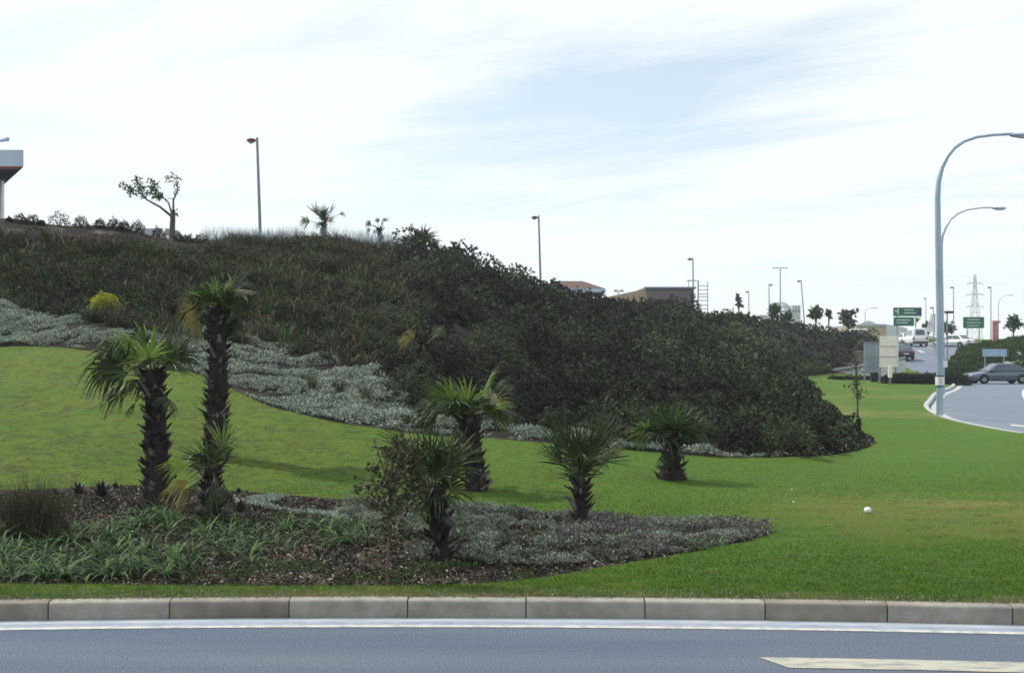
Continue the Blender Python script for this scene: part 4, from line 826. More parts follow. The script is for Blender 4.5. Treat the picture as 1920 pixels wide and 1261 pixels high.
    p = Vector(((712 - 960) / F * 47, 47, 0)); p.z = g(p.x, 47)
    palm('crest_palm', p, .85, .06, .05, 'thin withered palm with hanging fronds on the crest of the embankment', [
        (240, 75, .3, .35, 0, .5, .3, 60), (185, 35, .35, .35, 70, 1.0, .3, 50), (190, 5, .3, .3, 70, 1.2, .3, 50), (10, 60, .3, .3, 40, .5, .3, 60)],
        2, .3, (-.02, 0), group='palms along the crest', wind=(0, 0, 0), dead=3, nseg=12)
    p = Vector(((792 - 960) / F * 46.5, 46.5, 0)); p.z = g(p.x, 46.5)
    palm('crest_palm', p, .35, .12, .09, 'low broad fronded palm at the right end of the crest grass', [
        (180, 30, .4, .7, 70, .7, .3, 60), (195, 50, .4, .7, 60, .5, .4, 60), (270, 75, .4, .55, 0, .1, .3, 90), (20, 60, .4, .5, 60, .2, .3, 70), (355, 30, .35, .5, 60, .3, .3, 70)],
        5, .5, (0, 0), group='palms along the crest', wind=(0, 0, 0), dead=0, nseg=14)
    p = ground_hit(793, 715)
    palm('slope_palm', p, .95, .10, .07, 'slender yellowish palm hidden among shrubs on the embankment slope', [
        (262, 70, .25, .4, 0, .3, .2, 80), (190, 50, .25, .45, 60, .6, .3, 60, 'frondyellow'), (350, 50, .25, .4, 60, .5, .3, 50), (200, 0, .25, .4, 60, .9, .5, 50, 'frondyellow')],
        4, .36, (0, 0), group=None, wind=(0, 0, 0), dead=4, nseg=14)
    for px, py, h, lab in ((535, 652, .7, 'upright reedy plant on the upper edge of the silver mats'), (585, 735, .42, 'dark upright plant in the middle of the silver mats'), (638, 745, .4, 'upright plant between the silver mats and the dark shrubs'), (685, 755, .45, 'dark tuft on the silver mats nearest the shrub mass')):
        clump('upright_plant', ground_hit(px, py), lab, 'plant', None, 60, h, .022, M['drygrass'] if h < .6 else M['strap'], .25, .3)

# ------------------------------------------------------------ broadleaf trees
def tree(name, base, trunk, branches, clusters, label, leafmat, ls, group=None, n=None, tr=.03, cat='tree', flat=1.0, dens=1.0):
    """trunk: list of points+radii in local coordinates, branches: list of point lists, clusters: (centre, radius, leaves)"""
    e = empty(name, base, label, cat, group); b = MB(); b.tube([t[0] for t in trunk], [t[1] for t in trunk], 8); 
    for pts, r in branches: b.tube(pts, [r * (1 - .75 * i / (len(pts) - 1)) for i in range(len(pts))], 5)
    b.build('trunk', M['bark'], e)
    Q = []; 
    for c, r, k in clusters:
        k = max(4, int(k * dens)); u = unit(rng.normal(size=(k, 3))) * (rng.random((k, 1)) ** .45) * r; u[:, 1] *= flat
        d = unit(rng.normal(size=(k, 3)) + [0, 0, -.2]); l = ls * rng.uniform(.6, 1.3, k); Q.append(leaf_quads(np.array(c) + u, d, l, l * .62))
    Q = np.concatenate(Q); obj('crown', quads_mesh('crown', Q, leafmat, rng.random(len(Q))), e); return e
def trees():
    # leafy sapling in the bed
    Y = ground_hit(728, 1088).y; base = ground_hit(728, 1088); L_ = lambda px, py, dy=0: W(px, py, Y + dy) - base
    cl = [(L_(762, 785, .05), .05, 24), (L_(748, 840), .12, 60), (L_(765, 895), .13, 90), (L_(720, 905), .13, 70), (L_(790, 915), .10, 60), (L_(745, 815), .09, 55), (L_(775, 830, .1), .09, 50), (L_(725, 850, -.1), .10, 50), (L_(765, 862), .13, 100), (L_(700, 880, -.05), .08, 40), (L_(735, 890, .1), .13, 110), (L_(675, 912), .07, 34), (L_(700, 920, .08), .11, 70), (L_(790, 885), .09, 60),
          (L_(740, 925, -.1), .14, 130), (L_(775, 915, .1), .11, 80), (L_(715, 950), .11, 70), (L_(745, 960, .05), .12, 90), (L_(695, 945, -.05), .07, 30), (L_(760, 990), .09, 45), (L_(725, 985, -.05), .09, 50), (L_(705, 835), .04, 12), (L_(800, 850), .04, 14), (L_(665, 920), .03, 10), (L_(780, 945), .10, 50)]
    br = []
    for c, r, k in cl:
        st = L_(731, 985 - random.uniform(0, 100)); br.append(([st, st.lerp(c, .5) + Vector((0, 0, .04)), c, c + (c - st).normalized() * r * .8], .008))
    tree('leafy_sapling', base, [((0, 0, -.05), .017), (L_(727, 1050), .016), (L_(731, 1000), .015), (L_(733, 940), .013), (L_(745, 880), .009), (L_(758, 800), .004)], br, cl, 'slim young tree with reddish green leaves standing in the front bed', M['treeleaf'], .048, dens=.85)
    # bare sapling on the far lawn
    base = ground_hit(1608, 782); Y = base.y; L_ = lambda px, py, dy=0: W(px, py, Y + dy) - base
    cl = [(L_(1606, 720), .22, 45), (L_(1603, 690), .3, 40), (L_(1610, 740), .2, 30), (L_(1592, 700), .2, 16), (L_(1618, 735), .18, 12), (L_(1590, 725), .2, 10), (L_(1600, 665), .2, 16)]
    br = [([L_(1608, 750), L_(1608, 735).lerp(Vector(c), .6), Vector(c) + Vector((0, 0, r))], .012) for c, r, k in cl]
    tree('bare_sapling', base, [((0, 0, -.05), .035), (L_(1608, 740), .03), (L_(1606, 690), .02), (L_(1601, 655), .008)], br, cl, 'thin almost bare sapling standing on the far right lawn', M['treeleaf'], .09)
    # wind bent tree on the crest
    Y = 46.0; b0 = W(323, 446, Y); base = Vector((b0.x, Y, g(b0.x, Y))); L_ = lambda px, py, dy=0: W(px, py, Y + dy) - base
    cl = []
    for px, py, r, k in ((231, 347, .16, 22), (243, 355, .18, 30), (258, 338, .16, 28), (262, 352, .22, 50), (272, 362, .2, 36), (250, 362, .16, 20), (283, 338, .13, 16), (290, 350, .2, 42), (290, 362, .17, 34), (299, 368, .18, 50), (313, 337, .13, 10), (322, 330, .14, 12), (331, 345, .13, 16), (331, 358, .13, 16), (334, 335, .12, 8), (329, 398, .1, 10)):
        cl.append((L_(px, py, random.uniform(-.2, .2)), r * 1.15, int(k * 1.9)))
    br = [([L_(321, 405), L_(300, 388), L_(276, 375), L_(258, 358), L_(243, 352)], .055), ([L_(322, 400), L_(316, 380), L_(300, 365), L_(290, 350)], .04), ([L_(325, 396), L_(325, 375), L_(333, 358), L_(332, 340), L_(322, 330)], .045), ([L_(318, 384), L_(310, 372), L_(292, 372)], .025), ([L_(276, 375), L_(262, 352), L_(258, 338)], .02), ([L_(300, 366), L_(288, 345), L_(283, 336)], .015), ([L_(328, 372), L_(316, 372), L_(308, 380)], .02), ([L_(276, 374), L_(250, 364), L_(238, 366)], .015)]
    tree('windswept_tree', base, [((0, 0, -.1), .13), (L_(323, 430), .11), (L_(324, 408), .10), (L_(325, 394), .075)], br, cl, 'windswept small tree with bare bent limbs on the crest of the embankment', M['farleaf2'], .11)
    # far trees beyond the embankment and along the road
    def far(px, py0, py1, w, Y, lab, dens_=420, z=None):
        top = W(px, py0, Y); bot = W(px, py1, Y); zz = g(bot.x, Y) if z is None else z; base = Vector((bot.x, Y, min(zz, bot.z))); H = top.z - base.z; r = w / F * Y / 2; cH = (bot.z - base.z); c = []
        for i in range(9):
            c.append(((random.uniform(-.6, .6) * r, random.uniform(-.6, .6) * r, cH + (H - cH) * random.uniform(.3, .85)), r * random.uniform(.35, .6), dens_ // 9))
        br = [([(0, 0, H * .3), (Vector(q[0]) * .5 + Vector((0, 0, H * .2))), q[0]], .05) for q in c[:6]]
        tree('far_tree', base, [((0, 0, -.1), .1), ((0, 0, H * .5), .07), ((0, 0, H * .8), .03)], br, c, lab, M['farleaf'], Y * .0032)
    far(1385, 553, 580, 9, 150, 'tiny slender tree beyond the embankment left of the slim lamps', 90)
    far(1448, 568, 600, 30, 118, 'bushy tree with bare patches below the tall floodlight mast', 300)
    far(1472, 585, 606, 26, 119, 'low bushy tree right below the tall floodlight mast', 200)
    far(1530, 572, 602, 26, 124, 'rounded tree on the far crest right of the leaning lamp')
    far(1554, 577, 602, 10, 126, 'narrow little tree between the two rounder trees on the far crest', 90)
    far(1590, 577, 618, 34, 124, 'broad tree at the right end of the far crest, beside the white truck', 340)
    far(1738, 598, 630, 22, 152, 'dark tree right of the green direction board', 300)
    far(1775, 605, 630, 30, 156, 'dark tree behind the curved street lamps', 300)
    far(1900, 588, 620, 34, 120, 'bright green tree at the right edge above the bank', 320)
    # single shrubs along the left of the crest
    row = [(18, 405, 13, 6, 'barely visible'), (38, 403, 15, 14, 'first standing clear'), (61, 406, 20, 15, 'second standing clear'), (76, 408, 14, 8, 'low one beside the second'), (111, 412, 24, 24, 'darkest and roundest'), (152, 420, 28, 16, 'wide one after the roundest'), (186, 424, 20, 13, 'fourth from the small tree'), (213, 426, 22, 17, 'third from the small tree'), (232, 428, 18, 13, 'second from the small tree'), (257, 429, 26, 15, 'nearest left of the small tree'), (297, 436, 22, 14, 'just left of the trunk of the small tree'), (335, 440, 16, 12, 'just right of the trunk of the small tree'), (352, 441, 22, 12, 'small green one right of the small tree'), (376, 442, 20, 13, 'last one before the pale grass')]
    for px, py, w, h, d in row:
        Y = float(np.interp(px, [0, 120, 230, 340, 400], [38.5, 39.2, 40.0, 41.0, 41.6])); r = w / F * Y / 2 * 1.05; hh = h / F * Y + .12; X = (px - 960) / F * Y
        zt = CH + (HZ - (py - h)) / F * Y; zg = g(X, Y) - .04; hh = min(max(zt - zg, .2), h / F * Y * 1.25 + .06); single_shrub('round_shrub', px, py, Y, max(r, hh * .62), hh, M['leafdark'], 'dark clipped shrub on the crest, ' + d, 'shrub', 'round shrubs along the left crest', 420, .05, z=zg)
    p = ground_hit(197, 588)
    single_shrub('yellow_shrub', 197, 588, p.y - .3, .42, .56, M['yellowleaf'], 'bright yellow green rounded shrub on the left of the embankment', n=1500, ls=.075)
    for px, py, r, h, lab in ((590, 445, .55, .5, 'green bush under the upright palm on the crest'), (640, 448, .5, .45, 'green bush right of the upright palm on the crest'), (555, 448, .4, .35, 'low bush left of the upright palm on the crest')):
        single_shrub('crest_bush', px, py, 45.2, r, h, M['leafmid'], lab, n=500, ls=.07)
    for px, Y, rr, hh, lab in ((1222, 78, .7, .95, 'rounded bush below the corner of the low beige building'), (1242, 78.5, .7, 1.05, 'rounded bush in front of the dark wall of the low beige building'), (1262, 79, .8, 1.35, 'tall dark bush in front of the low beige building'), (1296, 80, .75, 1.6, 'taller dark bush just left of the steel rack'), (1280, 77, .7, 1.1, 'lower bush between the two tall dark bushes')):
        single_shrub('tall_bush', px, 560, Y, rr, hh, M['leafdark'], lab, n=330, ls=.2)
    # trimmed hedge at the far edge of the lawn
    c = np.array([((px - 960) / F * Y, Y, .08) for px in np.arange(1668, 1808, 4) for Y in (79, 80.2)]); n = len(c)
    q, t = shrub_cloud(c, rng.uniform(.45, .6, n), np.full(n, 260), np.full(n, .13), 1.15, None); o = obj('hedge', quads_mesh('hedge', q, M['leafdark'], t * .8)); tag(o, 'low dark hedge along the far end of the lawn beside the boards', 'hedge')
    c = np.array([((px - 960) / F * Y, Y, .08) for px in np.arange(1560, 1668, 5) for Y in (88, )]); n = len(c)
    q, t = shrub_cloud(c, rng.uniform(.25, .4, n), np.full(n, 160), np.full(n, .13), .9, None); o = obj('hedge', quads_mesh('hedge', q, M['leafdark'], t * .7)); tag(o, 'ragged low hedge in front of the sloping concrete wall', 'hedge')

# ------------------------------------------------------------ lamps, boards, buildings
def globe_lamp(px, pyt, Y, lab, side=-1, lean=0.0, pxb=None, group='brown headed lamps on the plateau and along the far road', ls=1.0):
    top = W(px, pyt, Y); X = top.x; z0 = g(X, Y) if Y < 150 else 3.2; 
    e = empty('street_lamp', (X - lean, Y, z0), lab, 'street lamp', group); H = top.z - z0
    b = MB(); b.tube([(0, 0, -.2), (lean * .5, 0, H * .5), (lean, 0, H)], [.075 * ls, .06 * ls, .05 * ls], 8); b.build('pole', M['polegrey'], e)
    b = MB(); b.tube([(lean, 0, H - .12), (lean + side * .14 * ls, 0, H - .10)], .022 * ls, 6); b.build('bracket', M['polegrey'], e)
    b = MB(); b.lathe([(.05, .07), (.14, .05), (.19, 0), (.19, -.05), (.13, -.07)][::-1], (0, 0, 0), 14); o = b.build('lamp_head', M['brown'], e, (lean + side * .24 * ls, 0, H - .10)); o.scale = (ls, ls, ls)
    b = MB(); b.sphere((0, 0, 0), .12, 10, (1, 1, .6)); o2 = b.build('diffuser', M['lampclear'], o, (0, 0, -.08))
def arm_lamp(px, base_py, pts, Y, head, lab, r0, r1):
    bx = (px - 960) / F * Y; z0 = CH + (HZ - base_py) / F * Y; base = Vector((bx, Y, z0)); e = empty('curved_street_lamp', base, lab, 'street lamp', 'curved steel street lamps at the side road')
    P_ = [Vector((0, 0, -.1))] + [W(a, b, Y) - base for a, b in pts]; n = len(P_); rr = [r0 + (r1 - r0) * min(1, i / (n - 1) * 1.3) for i in range(n)]
    b = MB(); b.tube(P_, rr, 12); b.build('pole', M['galv'], e)
    h0 = W(head[0], head[2], Y) - base; h1 = W(head[1], head[2], Y) - base; L_ = (h1 - h0).length
    b = MB(); st = [(-.5, .03, .02), (-.42, .10, .05), (-.1, .15, .075), (.3, .14, .07), (.46, .09, .045), (.5, .03, .02)]; vs = []; n = 12
    for f, w, h in st:
        for j in range(n): t = 2 * math.pi * j / n; vs.append((f * L_, w * math.cos(t), h * math.sin(t) * (1.3 if math.sin(t) < 0 else .8)))
    b.add(vs, [(i * n + j, i * n + (j + 1) % n, (i + 1) * n + (j + 1) % n, (i + 1) * n + j) for i in range(len(st) - 1) for j in range(n)] + [tuple(range(n))[::-1], tuple((len(st) - 1) * n + j for j in range(n))], True)
    o = b.build('lantern', M['galv'], e, (h0 + h1) / 2 + Vector((0, 0, .0)))
    b = MB(); b.sphere((.06 * L_, 0, -.07), .14, 10, (1.8, .8, .35)); b.build('lens', M['lampclear'], o)
    return e, base
def furniture():
    YA = 40.0
    arc = [(1762, 600), (1759, 450), (1758, 370), (1760, 340), (1766, 315), (1776, 294), (1790, 277), (1808, 265), (1832, 257), (1862, 253), (1900, 251)]
    eA, bA = arm_lamp(1762, 780, arc, YA, (1893, 1940, 253), 'near tall curved street lamp carrying a green edged notice', .115, .045)
    for nm, z0, z1, m, w in (('notice', 706, 722, 'white', 8), ('notice_border', 703, 725, 'signgreen', 7.6)):
        b = MB(); h = (z1 - z0) / F * YA; rad = w / F * YA; b.lathe([(rad, -h / 2), (rad, h / 2)], (0, 0, 0), 20); c = W(1762, (z0 + z1) / 2, YA) - bA; o = b.build(nm, M[m], eA, c)
        if nm == 'notice':
            k = MB()
            for i in range(5): k.box((0, -rad - .002, .09 - i * .045), (.09 - .02 * (i % 2), .004, .012))
            k.build('lettering', M['red'], o)
    b = MB(); b.box((0, 0, 0), (.24, .03, .22)); b.build('small_plate', M['white'], eA, W(1769.5, 682, YA) - bA)
    b = MB(); b.box((0, 0, 0), (.02, .02, .3)); b.box((-.06, 0, 0), (.12, .02, .02)); b.build('plate_bracket', M['galv'], eA, W(1766, 690, YA) - bA)
    # second lamp
    YB = 62.0
    arc = [(1767, 620), (1765, 500), (1765, 460), (1767, 443), (1773, 427), (1783, 411), (1797, 400), (1815, 393), (1840, 389.5), (1862, 389)]
    arm_lamp(1768, HZ + CH / YB * F, arc, YB, (1860, 1886, 390), 'farther curved street lamp directly behind the near one', .10, .035)
    # slim far curved lamps, only the top of each
    for px, pyb, pts, Y, head, lab in ((1622, 640, [(1622, 600), (1622, 585), (1626, 579), (1633, 577)], 260, (1632, 1647, 577), 'hair thin pale curved lamp far behind the green boards'), (1872, 640, [(1872, 575), (1874, 562), (1882, 555), (1890, 553)], 260, (1888, 1901, 553), 'hair thin pale curved lamp right of the pylon')):
        arm_lamp(px, pyb, pts, Y, head, lab, .09, .05)
    for a in ((482, 258, 50, 'tall brown headed lamp left of the upright crest palm', -1, -.17), (1010, 404, 72, 'brown headed lamp just left of the brown hipped roof', -1, -.15), (1299, 483, 98, 'brown headed lamp beside the steel rack', -1, -.08), (1404, 545, 150, 'short brown headed lamp between the tiny tree and the floodlight mast', -1, -.05),
              (1442, 532, 140, 'brown headed lamp just left of the floodlight mast', 1, .0), (1502, 525, 128, 'leaning brown headed lamp right of the floodlight mast', -1, -.42), (1736, 558, 200, 'small lamp behind the green direction board', -1, 0), (1788, 537, 152, 'brown headed lamp between the curved lamps and the pylon', -1, 0), (1858, 537, 150, 'brown headed lamp right of the pylon', -1, 0), (1750, 575, 145, 'brown headed lamp mostly hidden by the curved street lamps', -1, 0)):
        globe_lamp(a[0], a[1], a[2], a[3], a[4], a[5])
    # lamp cut by the left edge
    Y = 52; c = W(4, 264, Y); z0 = 6.4; e = empty('forecourt_lamp', (c.x - 1.1, Y, z0), 'lamp above the canopy at the left edge, only its head in view', 'street lamp'); H = c.z - z0
    b = MB(); b.tube([(0, 0, 0), (0, 0, H - .3), (.3, 0, H - .05), (.8, 0, H + .0)], [.08, .06, .05, .04], 8); b.build('pole', M['galv'], e)
    b = MB(); b.hexa([(.8, -.12, H - .06), (1.36, -.12, H + .0), (1.36, .12, H + .0), (.8, .12, H - .06), (.85, -.08, H + .02), (1.38, -.1, H + .15), (1.38, .1, H + .15), (.85, .08, H + .02)]); b.build('lamp_head', M['galv'], e, bevel=.02)
    # floodlight mast
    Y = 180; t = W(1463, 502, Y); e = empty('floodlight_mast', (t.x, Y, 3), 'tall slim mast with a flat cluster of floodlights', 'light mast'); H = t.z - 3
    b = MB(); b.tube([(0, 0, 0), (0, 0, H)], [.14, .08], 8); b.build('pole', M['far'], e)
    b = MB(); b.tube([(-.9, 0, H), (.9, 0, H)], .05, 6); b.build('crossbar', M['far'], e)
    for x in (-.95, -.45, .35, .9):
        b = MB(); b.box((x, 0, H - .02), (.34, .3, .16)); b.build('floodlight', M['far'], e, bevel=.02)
    for (px, py, Y, lab) in ((1160, 545, 84, 'small floodlight pair on a stub behind the hill left of the beige building'),):
        t = W(px, py, Y); e = empty('floodlight_stub', (t.x, Y, 4.6), lab, 'floodlight'); H = t.z - 4.6
        b = MB(); b.tube([(0, 0, 0), (0, 0, H)], .04, 6); b.build('pole', M['far'], e)
        for x in (-.2, .2): b = MB(); b.box((x, 0, H), (.26, .2, .14)); b.build('floodlight', M['far'], e)
    # steel rack (ladder like frame) beside the third lamp
    Y = 100; e = empty('steel_rack', (W(1318, 585, Y).x, Y, g(W(1318, 585, Y).x, Y)), 'ladder like steel frame standing beside the brown headed lamp', 'steel frame'); z0 = e.location.z
    def LL(px, py): return W(px, py, Y) - Vector(e.location)
    for px, pt in ((1309, 525), (1327, 527)): b = MB(); b.tube([LL(px, 600), LL(px, pt)], .055 if px < 1320 else .03, 6); b.build('upright', M['polegrey'], e)
    for py in (536, 543, 551, 556, 563, 572, 579): b = MB(); b.tube([LL(1309, py), LL(1328, py)], .035, 6); b.build('rung', M['polegrey'], e)
    b = MB(); b.tube([LL(1288, 526), LL(1306, 526)], .05, 6); b.tube([LL(1291, 526), LL(1291, 540)], .025, 6); b.build('crossbar', M['polegrey'], e)
    # pylon
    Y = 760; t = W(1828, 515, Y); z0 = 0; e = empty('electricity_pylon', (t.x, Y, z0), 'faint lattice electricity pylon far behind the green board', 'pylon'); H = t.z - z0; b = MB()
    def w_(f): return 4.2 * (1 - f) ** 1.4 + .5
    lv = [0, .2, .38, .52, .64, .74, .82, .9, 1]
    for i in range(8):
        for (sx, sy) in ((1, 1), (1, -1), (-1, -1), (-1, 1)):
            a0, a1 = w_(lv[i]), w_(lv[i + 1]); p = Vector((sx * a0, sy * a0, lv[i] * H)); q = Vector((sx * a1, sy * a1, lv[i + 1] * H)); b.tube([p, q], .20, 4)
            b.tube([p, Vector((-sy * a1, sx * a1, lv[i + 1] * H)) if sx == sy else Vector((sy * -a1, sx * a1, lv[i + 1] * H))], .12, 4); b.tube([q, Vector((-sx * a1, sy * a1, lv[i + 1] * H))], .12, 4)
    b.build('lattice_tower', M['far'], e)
    for f, l in ((.60, 5.2), (.75, 5.8), (.89, 4.8)):
        b = MB(); b.tube([(-l, 0, f * H), (0, 0, f * H + 1.2), (l, 0, f * H)], .16, 4); b.tube([(-l, 0, f * H), (l, 0, f * H)], .16, 4)
        for x in (-l, l): b.tube([(x, 0, f * H), (x, 0, f * H - 1.6)], .14, 5)
        b.build('crossarm', M['far'], e)
    # dome frame and far buildings
    Y = 420; c = W(1465, 600, Y); e = empty('lattice_dome', (c.x, Y, 0), 'pale lattice dome far behind the floodlight mast', 'dome'); r = 22 / F * Y; zc = c.z
    b = MB()
    for k in range(9):
        a = math.pi * k / 9; b.tube([(math.cos(a) * r * math.cos(t), math.sin(a) * r * math.cos(t), zc + r * 1.55 * math.sin(t)) for t in np.linspace(0, math.pi, 15)], .16, 4)
    for z in (.25, .5, .75, .9): rr = r * math.sqrt(1 - z * z); b.tube([(rr * math.cos(t), rr * math.sin(t), zc + r * 1.55 * z) for t in np.linspace(0, 2 * math.pi, 25)], .13, 4)
    b.build('ribs', M['far'], e)
    b = MB(); b.lathe([(r, 0), (r, zc)], (0, 0, 0), 24); b.build('base_wall', M['palewall'], e)
    def block(name, px0, px1, py, Y, dep, lab, wm, rm=None, nwin=0, z0=0, cat='building'):
        a = W(px0, py, Y); c = W(px1, py, Y); w = c.x - a.x; H = a.z - z0; e = empty(name, ((a.x + c.x) / 2, Y + dep / 2, z0), lab, cat)
        b = MB(); b.box((0, 0, H / 2), (w, dep, H)); b.build('wall', wm, e)
        b = MB(); b.box((0, 0, H + .15), (w * 1.02, dep * 1.02, .3)); b.build('roof', rm or wm, e)
        for i in range(nwin):
            b = MB(); x = -w / 2 + w * (i + .5) / nwin; b.box((x, -dep / 2 - .04, H - 1.6), (w / nwin * .5, .1, 1.0)); b.build('window', M['glass'], e)
        return e
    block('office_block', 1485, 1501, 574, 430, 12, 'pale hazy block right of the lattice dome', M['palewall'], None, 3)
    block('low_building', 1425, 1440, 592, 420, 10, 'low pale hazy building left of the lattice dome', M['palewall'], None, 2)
    block('warehouse', 1606, 1662, 611, 230, 20, 'long low warehouse with a straw coloured wall beyond the far crest', M['straw'], M['far'], 0)
    b = MB()   # far hill
    n = 24; xs = np.linspace(1560, 1720, n); Y = 900
    hp = [5, 8, 12, 16, 18, 20, 21, 22, 26, 32, 34, 30, 25, 24, 24, 22, 21, 19, 17, 15, 12, 9, 6, 3]
    V = []; 
    for i, x in enumerate(xs):
        for yy, f in ((Y - 120, -.1), (Y - 60, .5), (Y, 1), (Y + 120, .4), (Y + 220, -.1)): q = W(x, 0, Y); V.append((q.x, yy, (CH + (HZ - 622 + hp[i] * .62) / F * Y) * f))
    b.add(V, [(i * 5 + j, (i + 1) * 5 + j, (i + 1) * 5 + j + 1, i * 5 + j + 1) for i in range(n - 1) for j in range(4)], True); tag(b.build('hills', M['hillfar']), kind='structure')
    # hipped roof building on the plateau
    Y = 78; e = empty('hipped_roof_building', (W(1075, 545, Y).x, Y + 4, 4.9), 'building with a brown hipped tile roof and pale fascia behind the hill', 'building'); o0 = Vector(e.location)
    a = W(1005, 549, Y) - o0; c = W(1136, 543, Y) - o0; zt = (W(1090, 521, Y) - o0).z; ze = c.z; hw = (c.x - a.x) / 2; mx = (a.x + c.x) / 2; dy = 3.2
    b = MB(); b.box((mx, 0, ze / 2 - .3), (hw * 2 - 1.6, dy * 2 - 1.6, ze + .55)); b.build('wall', M['palewall'], e)
    b = MB(); b.box((mx, 0, ze), (hw * 2 + .1, dy * 2 + .1, .24)); b.build('fascia', M['fascia'], e)
    b = MB(); x0, x1 = mx - hw, mx + hw; z1 = ze + .13; b.add([(x0, -dy, z1), (x1, -dy, z1), (x1, dy, z1), (x0, dy, z1), (x0 + 1.3, -.6, zt), (x1 - 1.3, -.6, zt), (x1 - 1.3, .6, zt), (x0 + 1.3, .6, zt)], [(0, 1, 5, 4), (1, 2, 6, 5), (2, 3, 7, 6), (3, 0, 4, 7), (4, 5, 6, 7)]); b.build('roof', M['roofbrown'], e)
    # beige building
    Y = 95; e = empty('beige_building', (W(1230, 560, Y).x, Y + 3, 4.3), 'low beige building with a dark sheet wall and flat roof beyond the hill', 'building'); o0 = Vector(e.location)
    def LB(px, py, y=0): v = W(px, py, Y) - o0; return Vector((v.x, v.y + y, v.z))
    l, m_, r_ = LB(1125, 558), LB(1212, 541), LB(1301, 541)
    b = MB(); b.add([(l.x, l.y + 2, -1), (m_.x, m_.y, -1), (m_.x, m_.y, m_.z), (l.x, l.y + 2, l.z), (l.x, l.y + 9, -1), (m_.x, m_.y + 9, -1), (m_.x, m_.y + 9, m_.z), (l.x, l.y + 9, l.z)], [(0, 1, 2, 3), (4, 7, 6, 5), (3, 2, 6, 7), (0, 3, 7, 4)]); b.build('side_wall', M['beige'], e)
    b = MB(); b.add([(m_.x, m_.y, -1), (r_.x, r_.y, -1), (r_.x, r_.y, r_.z), (m_.x, m_.y, m_.z), (m_.x, m_.y + 9, -1), (r_.x, r_.y + 9, -1), (r_.x, r_.y + 9, r_.z), (m_.x, m_.y + 9, m_.z)], [(0, 1, 2, 3), (1, 5, 6, 2), (3, 2, 6, 7), (5, 4, 7, 6), (0, 3, 7, 4)]); b.build('front_wall', M['flatroof'], e)
    b = MB(); b.box(((m_.x + r_.x) / 2, m_.y + 4.5, m_.z + .07), (r_.x - m_.x + .3, 9.3, .14)); b.build('roof_edge', M['polegrey'], e)
    # canopy at the left edge
    Y = 48; e = empty('forecourt_canopy', (W(-60, 400, Y).x, Y + 5, 6.4), 'white forecourt canopy with a red edge at the left edge above the crest', 'canopy'); o0 = Vector(e.location)
    c0 = W(44, 312, Y); top = W(44, 281, Y).z; dr = Vector((-3.4, 6.0, 0)).normalized(); dl = Vector((-1, -.02, 0)).normalized()
    def slab(z0, z1, ins): q = [c0 + dl * 15 + dr * ins, c0 + dl * ins + dr * ins, c0 + dl * ins + dr * (14 - ins), c0 + dl * 15 + dr * (14 - ins)]; return [Vector((v.x, v.y, z0)) - o0 for v in q] + [Vector((v.x, v.y, z1)) - o0 for v in q]
    b = MB(); b.hexa(slab(c0.z, top, 0)); b.build('fascia', M['fascia'], e)
    b = MB(); b.hexa(slab(c0.z - .055, c0.z - .003, .03)); b.build('red_edge', M['red'], e)
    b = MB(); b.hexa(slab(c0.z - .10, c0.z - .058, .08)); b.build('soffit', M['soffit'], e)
    b = MB(); cx = W(0, 350, Y + 3.2) - o0; H = cx.z; b.box((cx.x, cx.y, (c0.z - o0.z - .1 - .9) / 2), (.26, .26, c0.z - o0.z - .1 + .9)); b.build('column', M['white'], e)
    # notice boards by the road
    def board(name, px0, px1, py0, py1, Y, pybase, m, lab, cat='board', rails=2, rot=0, vert=False):
        a = W(px0, py0, Y); c = W(px1, py1, Y); w = c.x - a.x; h = a.z - c.z; z0 = g((a.x + c.x) / 2, Y); e = empty(name, ((a.x + c.x) / 2, Y, z0), lab, cat, rz=R(rot)); zc = (a.z + c.z) / 2 - z0
        b = MB(); b.box((0, 0, zc), (w, .06, h)); b.build('panel', m, e, bevel=.01)
        for s in (-1, 1): b = MB(); b.box((s * w * .47, .09, (zc + h / 2) / 2), (.09, .09, zc + h / 2)); b.build('post', M['polegrey'], e)
        for i in range(rails): b = MB(); b.box((0, -.035, zc - h / 2 + h * (i + 1) / (rails + 1)), (w, .02, .05)); b.build('rail', M['polegrey'], e)
        return e, w, h, zc
    e, w, h, zc = board('display_board', 1621, 1648, 642, 700, 84, 706, M['signsteel'], 'blue grey notice board standing left of the cream one', rails=1)
    for x in (-.12, .12): b = MB(); b.box((x, -.035, zc - .2), (.03, .015, h * .55)); b.build('batten', M['polegrey'], e)
    b = MB(); b.box((0, -.03, zc + h / 2 + .03), (w + .12, .16, .07)); b.build('cap', M['polegrey'], e)
    e, w, h, zc = board('display_board', 1650, 1680, 630, 688, 82, 712, M['cream'], 'tall cream notice board facing the lawn', rails=2, rot=-8)
    b = MB(); b.box((w / 2 + .06, .09, zc), (.16, .24, h)); b.build('side_box', M['white'], e, bevel=.01)
    p = ground_hit(1669, 722); e = empty('marker_post', p, 'short pale marker post on the lawn in front of the cream board', 'post')
    b = MB(); b.box((0, 0, .35), (.11, .11, .75)); b.build('post', M['wood'], e, bevel=.01); b = MB(); b.box((0, 0, .85), (.24, .12, .75)); b.build('plate', M['cream'], e, bevel=.02)
    # sloping concrete wall
    Y = 97; b = MB(); a = W(1550, 697, Y); c = W(1652, 668, Y); pz = .0
    b.hexa([Vector((a.x, Y, -.2)), Vector((c.x, Y - 6, -.2)), Vector((c.x + .1, Y - 5.7, -.2)), Vector((a.x, Y + .3, -.2)), Vector((a.x, Y, a.z)), Vector((c.x, Y - 6, c.z - .1)), Vector((c.x + .1, Y - 5.7, c.z - .1)), Vector((a.x, Y + .3, a.z))])
